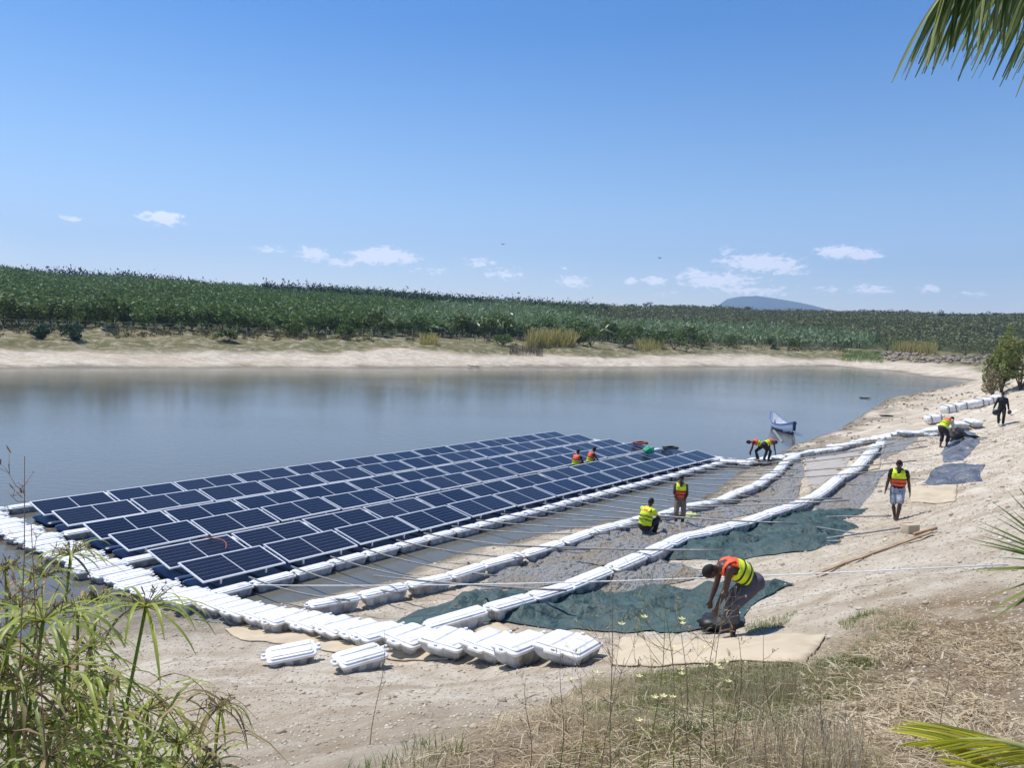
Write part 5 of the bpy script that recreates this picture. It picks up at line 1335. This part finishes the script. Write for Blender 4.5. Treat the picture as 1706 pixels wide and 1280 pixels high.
for (px, py, d_, R_) in ((10,950,3.0,.2),(30,1010,2.6,.25),(165,1000,3.4,.2),(10,1080,2.3,.3),(110,1110,2.6,.34),(45,1150,2.2,.32),(180,1140,2.9,.30),(120,1190,2.5,.32),(15,1220,2.2,.3),(80,1260,2.1,.3),(170,1240,2.5,.32),(245,1185,2.9,.30),(300,1240,2.9,.26),(225,1290,2.5,.32),(330,1290,2.7,.3),(130,1020,3.0,.26),(150,1080,3.0,.3),(20,1130,2.3,.3),(90,1205,2.4,.3),(150,1290,2.3,.3)):
    sedge(px, py, d_, R_, random.randint(16, 24), 'umbrella sedge crowded among others in the lower left corner', (random.uniform(-.3, .1), random.uniform(-.3, .1)), random.uniform(.05, .4), group=G_, droop=random.uniform(.7, 1.2))
# loose long leaves filling the base of the clump
mb = MB(); random.seed(9)
for i in range(260):
    px = random.uniform(-60, 330)**1.0; d_ = random.uniform(2.2, 3.6); lim = 1060+px*.35
    t_ = atd(px, random.uniform(lim, 1380), d_); a = random.uniform(0, 6.28); d = Vector((math.cos(a), math.sin(a), 0)); ln = random.uniform(.2, .5); up = random.uniform(-.3, 1.0); ps = []; wd = []
    for k in range(6):
        u = k/5; ps.append(t_+d*ln*u*.8+Vector((0, 0, ln*(up*u-.9*u*u)))); wd.append(.012*math.sin(PI*min(u*.86+.12, 1))**.7+.0006)
    ribbon(mb, ps, wd, (-d.y, d.x, 0), 1 if random.random() < .45 else 0)
o = mb.build('sedge_leaves', sedge_leaf, None, True); tag(o, 'tangle of long drooping sedge leaves in the lower left corner', 'sedge', kind='stuff')

# thin weeds
wst = fol('weed_stem', [lin(150,130,104), lin(128,110,84), lin(168,152,120)], 0); wgr = fol('weed_green', [lin(126,134,74), lin(150,150,92)], .2); yfl = mat('yellow_petals', lin(236,232,170), .6, trans=.3)
def weed(px, py_top, py_base, dep, label, m=None, flowers=6, spread=.16, br=9, lean=0.0, r=.0022):
    m = m or wst; b_ = atd(px, py_base, dep); top = atd(px+lean, py_top, dep); g = hz(b_.x, b_.y); b = Vector((b_.x, b_.y, g)); t = empty('weed', b); tp = top-b; mb = MB(); fl = MB(); lf = MB()
    def wob(u): return Vector((math.sin(u*5+px)*.02, math.cos(u*4+px)*.02, 0))
    st = [tp*u+wob(u) for u in np.linspace(0, 1, 8)]; mb.tube(st, [r*(1.4-u*.9) for u in np.linspace(0, 1, 8)], 5)
    for i in range(br):
        u = random.uniform(.35, .97); p_ = tp*u+wob(u); a = random.uniform(0, 6.28); e = p_+Vector((math.cos(a), math.sin(a), random.uniform(.4, 1.3)))*spread*random.uniform(.4, 1.1); mb.tube([p_, p_.lerp(e, .5)+Vector((0, 0, -.01)), e], [r*.6, r*.5, r*.35], 4)
        for j in range(4):
            e2 = e+Vector((random.gauss(0, 1), random.gauss(0, 1), abs(random.gauss(0, 1))))*spread*.22; mb.tube([p_.lerp(e, .8), e2], r*.3, 3); v = Vector((random.gauss(0, 1), random.gauss(0, 1), random.gauss(0, 1)))*.006; ribbon(lf, [e2-v, e2, e2+v], [.003, .006, .002], (v.y+.001, -v.x, 0))
        if i < flowers*.5:
            for j in range(5):
                a2 = 2*PI*j/5; d = Vector((math.cos(a2), math.sin(a2), .45)); ribbon(lf, [e, e+d*.009, e+d*.017], [.004, .011, .006], (-d.y, d.x, 0), 1)
        p2 = tp*random.uniform(.05, .8); a = random.uniform(0, 6.28); d = Vector((math.cos(a), math.sin(a), .3)); ribbon(lf, [p2, p2+d*.04, p2+d*.08+Vector((0, 0, -.02))], [.004, .009, .001], (-d.y, d.x, 0))
    mb.build('stem', m, t, True); lf.build('foliage', [m, yfl], t)
    tag(t, label[0], 'weed', label[1])
random.seed(31)
L1 = ('thin branching weed with pale yellow flowers before the cardboard strip', 'flowering weeds in the foreground'); L2 = ('thin leafless brown weed stalk at the bottom centre', 'bare weeds in the foreground')
for px, a, b, d_, f, sp_, n_, ln in ((1040,960,1290,3.0,3,.18,9,-30),(1085,1010,1270,3.4,8,.14,10,20),(1130,965,1290,3.6,10,.16,12,-25),(1165,1000,1290,3.3,3,.12,8,30),(1190,1010,1250,3.8,3,.1,8,10),
                                 (1230,1050,1250,3.8,2,.08,8,0),(960,1120,1290,3.4,3,.08,7,10),(1150,1110,1290,3.2,6,.14,10,-10)):
    weed(px, a, b, d_, L1, wgr if px in (1085, 1130, 1010) else wst, f, sp_, n_, ln)
for px, a, b, d_, sp_, n_, ln in ((995,1100,1290,3.2,.14,10,40),(1290,1060,1290,4.0,.06,5,-20),(930,1090,1280,4.0,.08,6,10),(1150,990,1080,4.4,.05,4,-15),(1365,1100,1290,3.6,.05,5,10),(880,1130,1290,4.2,.07,6,0),(620,1050,1290,5.2,.04,4,20),(1575,1090,1180,4.4,.1,9,6)):
    weed(px, a, b, d_, L2, wst, 0, sp_, n_, ln)
weed(28, 762, 1290, 2.1, ('tall thin brown weed with dry seed heads at the left edge', None), fol('brown_stem', [lin(150,112,92), lin(130,96,78)], 0), 0, .09, 14, -6, .0022)
weed(62, 870, 1290, 1.9, ('shorter thin brown weed stalk near the left edge', None), FOL['brown_stem'], 0, .07, 9, 10, .002)

# ------------------------------------------------------------------ palm fronds and yucca
pl_d = fol('palm_leaflets', [lin(102,124,66), lin(76,98,56), lin(150,160,96), lin(84,106,74)], .5, .4); pl_y = fol('yellow_palm_leaflets', [lin(190,190,50), lin(214,204,80), lin(156,164,48), lin(222,206,120)], .4, .4)
def frond(p0, p1, sag, nl, ll, wd, m, label, hang=1.0, brown=None, fan=(0, 0, 0), seed=1, name='palm_frond', sweep=.5, t0=.1):
    random.seed(seed); r = empty(name, p0); n = 14; pts = []
    for i in range(n+1):
        u = i/n; pts.append((p1-p0)*u+Vector((0, 0, sag*4*u*(1-u))))
    mb = MB(); mb.tube(pts, [.014*(1-.75*i/n)+.002 for i in range(n+1)], 6); mb.build('rachis', fol('palm_rachis', [lin(140,146,80), lin(160,156,96)], 0), r, True)
    mb = MB(); d = (p1-p0).normalized(); s_ = d.cross(Vector((0, 0, 1))).normalized()
    for i in range(nl):
        u = t0+(1-t0)*i/(nl-1); k = min(int(u*n), n-1); b = pts[k].lerp(pts[k+1], u*n-k)
        for sg in (-1, 1):
            ln = ll*(1-.45*u**3)*random.uniform(.8, 1.12)*(.75 if u < .15 else 1); dr = (s_*sg*(.75*(1-hang*.55))+d*(sweep+.5*u)+Vector(fan)+Vector((0, 0, -.75*hang))+Vector((random.gauss(0, .09), random.gauss(0, .09), 0))).normalized(); ps = []; w_ = []
            for q in range(7):
                v = q/6; ps.append(b+dr*ln*v+Vector((0, 0, -ln*.35*hang*v*v))); w_.append(wd*math.sin(PI*min(v*.84+.14, 1))**.55+.0008)
            ribbon(mb, ps, w_, tuple(d.cross(dr)+Vector((random.gauss(0, .3), random.gauss(0, .3), random.gauss(0, .3)))), 0)
    mb.build('leaflets', m, r, True); tag(r, label, 'palm frond')
frond(atd(1860,-150,2.6), atd(1572,-14,2.4), .10, 60, .38, .014, pl_d, 'dark green palm frond hanging into the upper right corner of the sky', 1.0, seed=3, sweep=.30)
frond(atd(1900,-60,3.0), atd(1650,-40,2.8), .06, 40, .38, .014, pl_d, 'second palm frond behind at the top right edge', 1.0, seed=4, sweep=.2)
frond(atd(1850,1330,2.1), atd(1575,1238,2.2), .06, 66, .24, .0065, pl_y, 'yellow green palm frond at the bottom right corner', .35, seed=6, sweep=1.3)
frond(atd(1830,1420,2.0), atd(1640,1285,2.1), .04, 44, .22, .0065, pl_y, 'lower yellow palm frond at the bottom right corner', .4, seed=8, sweep=1.3)
def yucca(px, py, dep, R_, n, label):
    c = atd(px, py, dep); g = hz(c.x, c.y); r = empty('spiky_plant', (c.x, c.y, g)); mb = MB(); mb.tube([(0, 0, 0), (0, 0, c.z-g)], .05, 8); mb.build('trunk', M['bark'], r, True); mb = MB()
    for i in range(n):
        a = random.uniform(0, 6.28); e = random.uniform(-.6, 1.3); d = Vector((math.cos(a)*math.cos(e), math.sin(a)*math.cos(e), math.sin(e))); b = Vector((0, 0, c.z-g)); ps = [b+d*R_*u+Vector((0, 0, -.08*R_*u*u)) for u in (0, .25, .5, .75, 1)]
        ribbon(mb, ps, [.02, .032, .027, .016, .001], tuple(d.cross(Vector((0, 0, 1)))+Vector((.01, 0, 0))))
    mb.build('leaf_rosette', fol('yucca_leaves', [lin(110,124,58), lin(84,102,50), lin(140,140,76), lin(70,84,48)], .25, .4), r, True); tag(r, label, 'plant')
random.seed(12)
yucca(1792, 945, 2.6, .33, 70, 'spiky rosette of narrow green leaves poking in at the right edge')

# ------------------------------------------------------------------ air
HAZE = 0.00016
def haze():
    mb = MB(); mb.box((0, 3000, 398), (9000, 9000, 810)); m = bpy.data.materials.new('haze'); m.use_nodes = True; nt = m.node_tree; nt.nodes.remove(nt.nodes['Principled BSDF'])
    v = nt.nodes.new('ShaderNodeVolumePrincipled'); v.inputs['Color'].default_value = (.52, .71, 1, 1); v.inputs['Density'].default_value = HAZE; v.inputs['Anisotropy'].default_value = .2
    nt.links.new(v.outputs[0], nt.nodes['Material Output'].inputs['Volume']); o = mb.build('haze', m); tag(o, None, None, kind='stuff')
haze()
sc.cycles.max_bounces = 6; sc.cycles.volume_bounces = 1; sc.cycles.transparent_max_bounces = 8
# keep labels tidy
for o in bpy.data.objects:
    if o.name.startswith('oar'): o['category'] = 'oar'
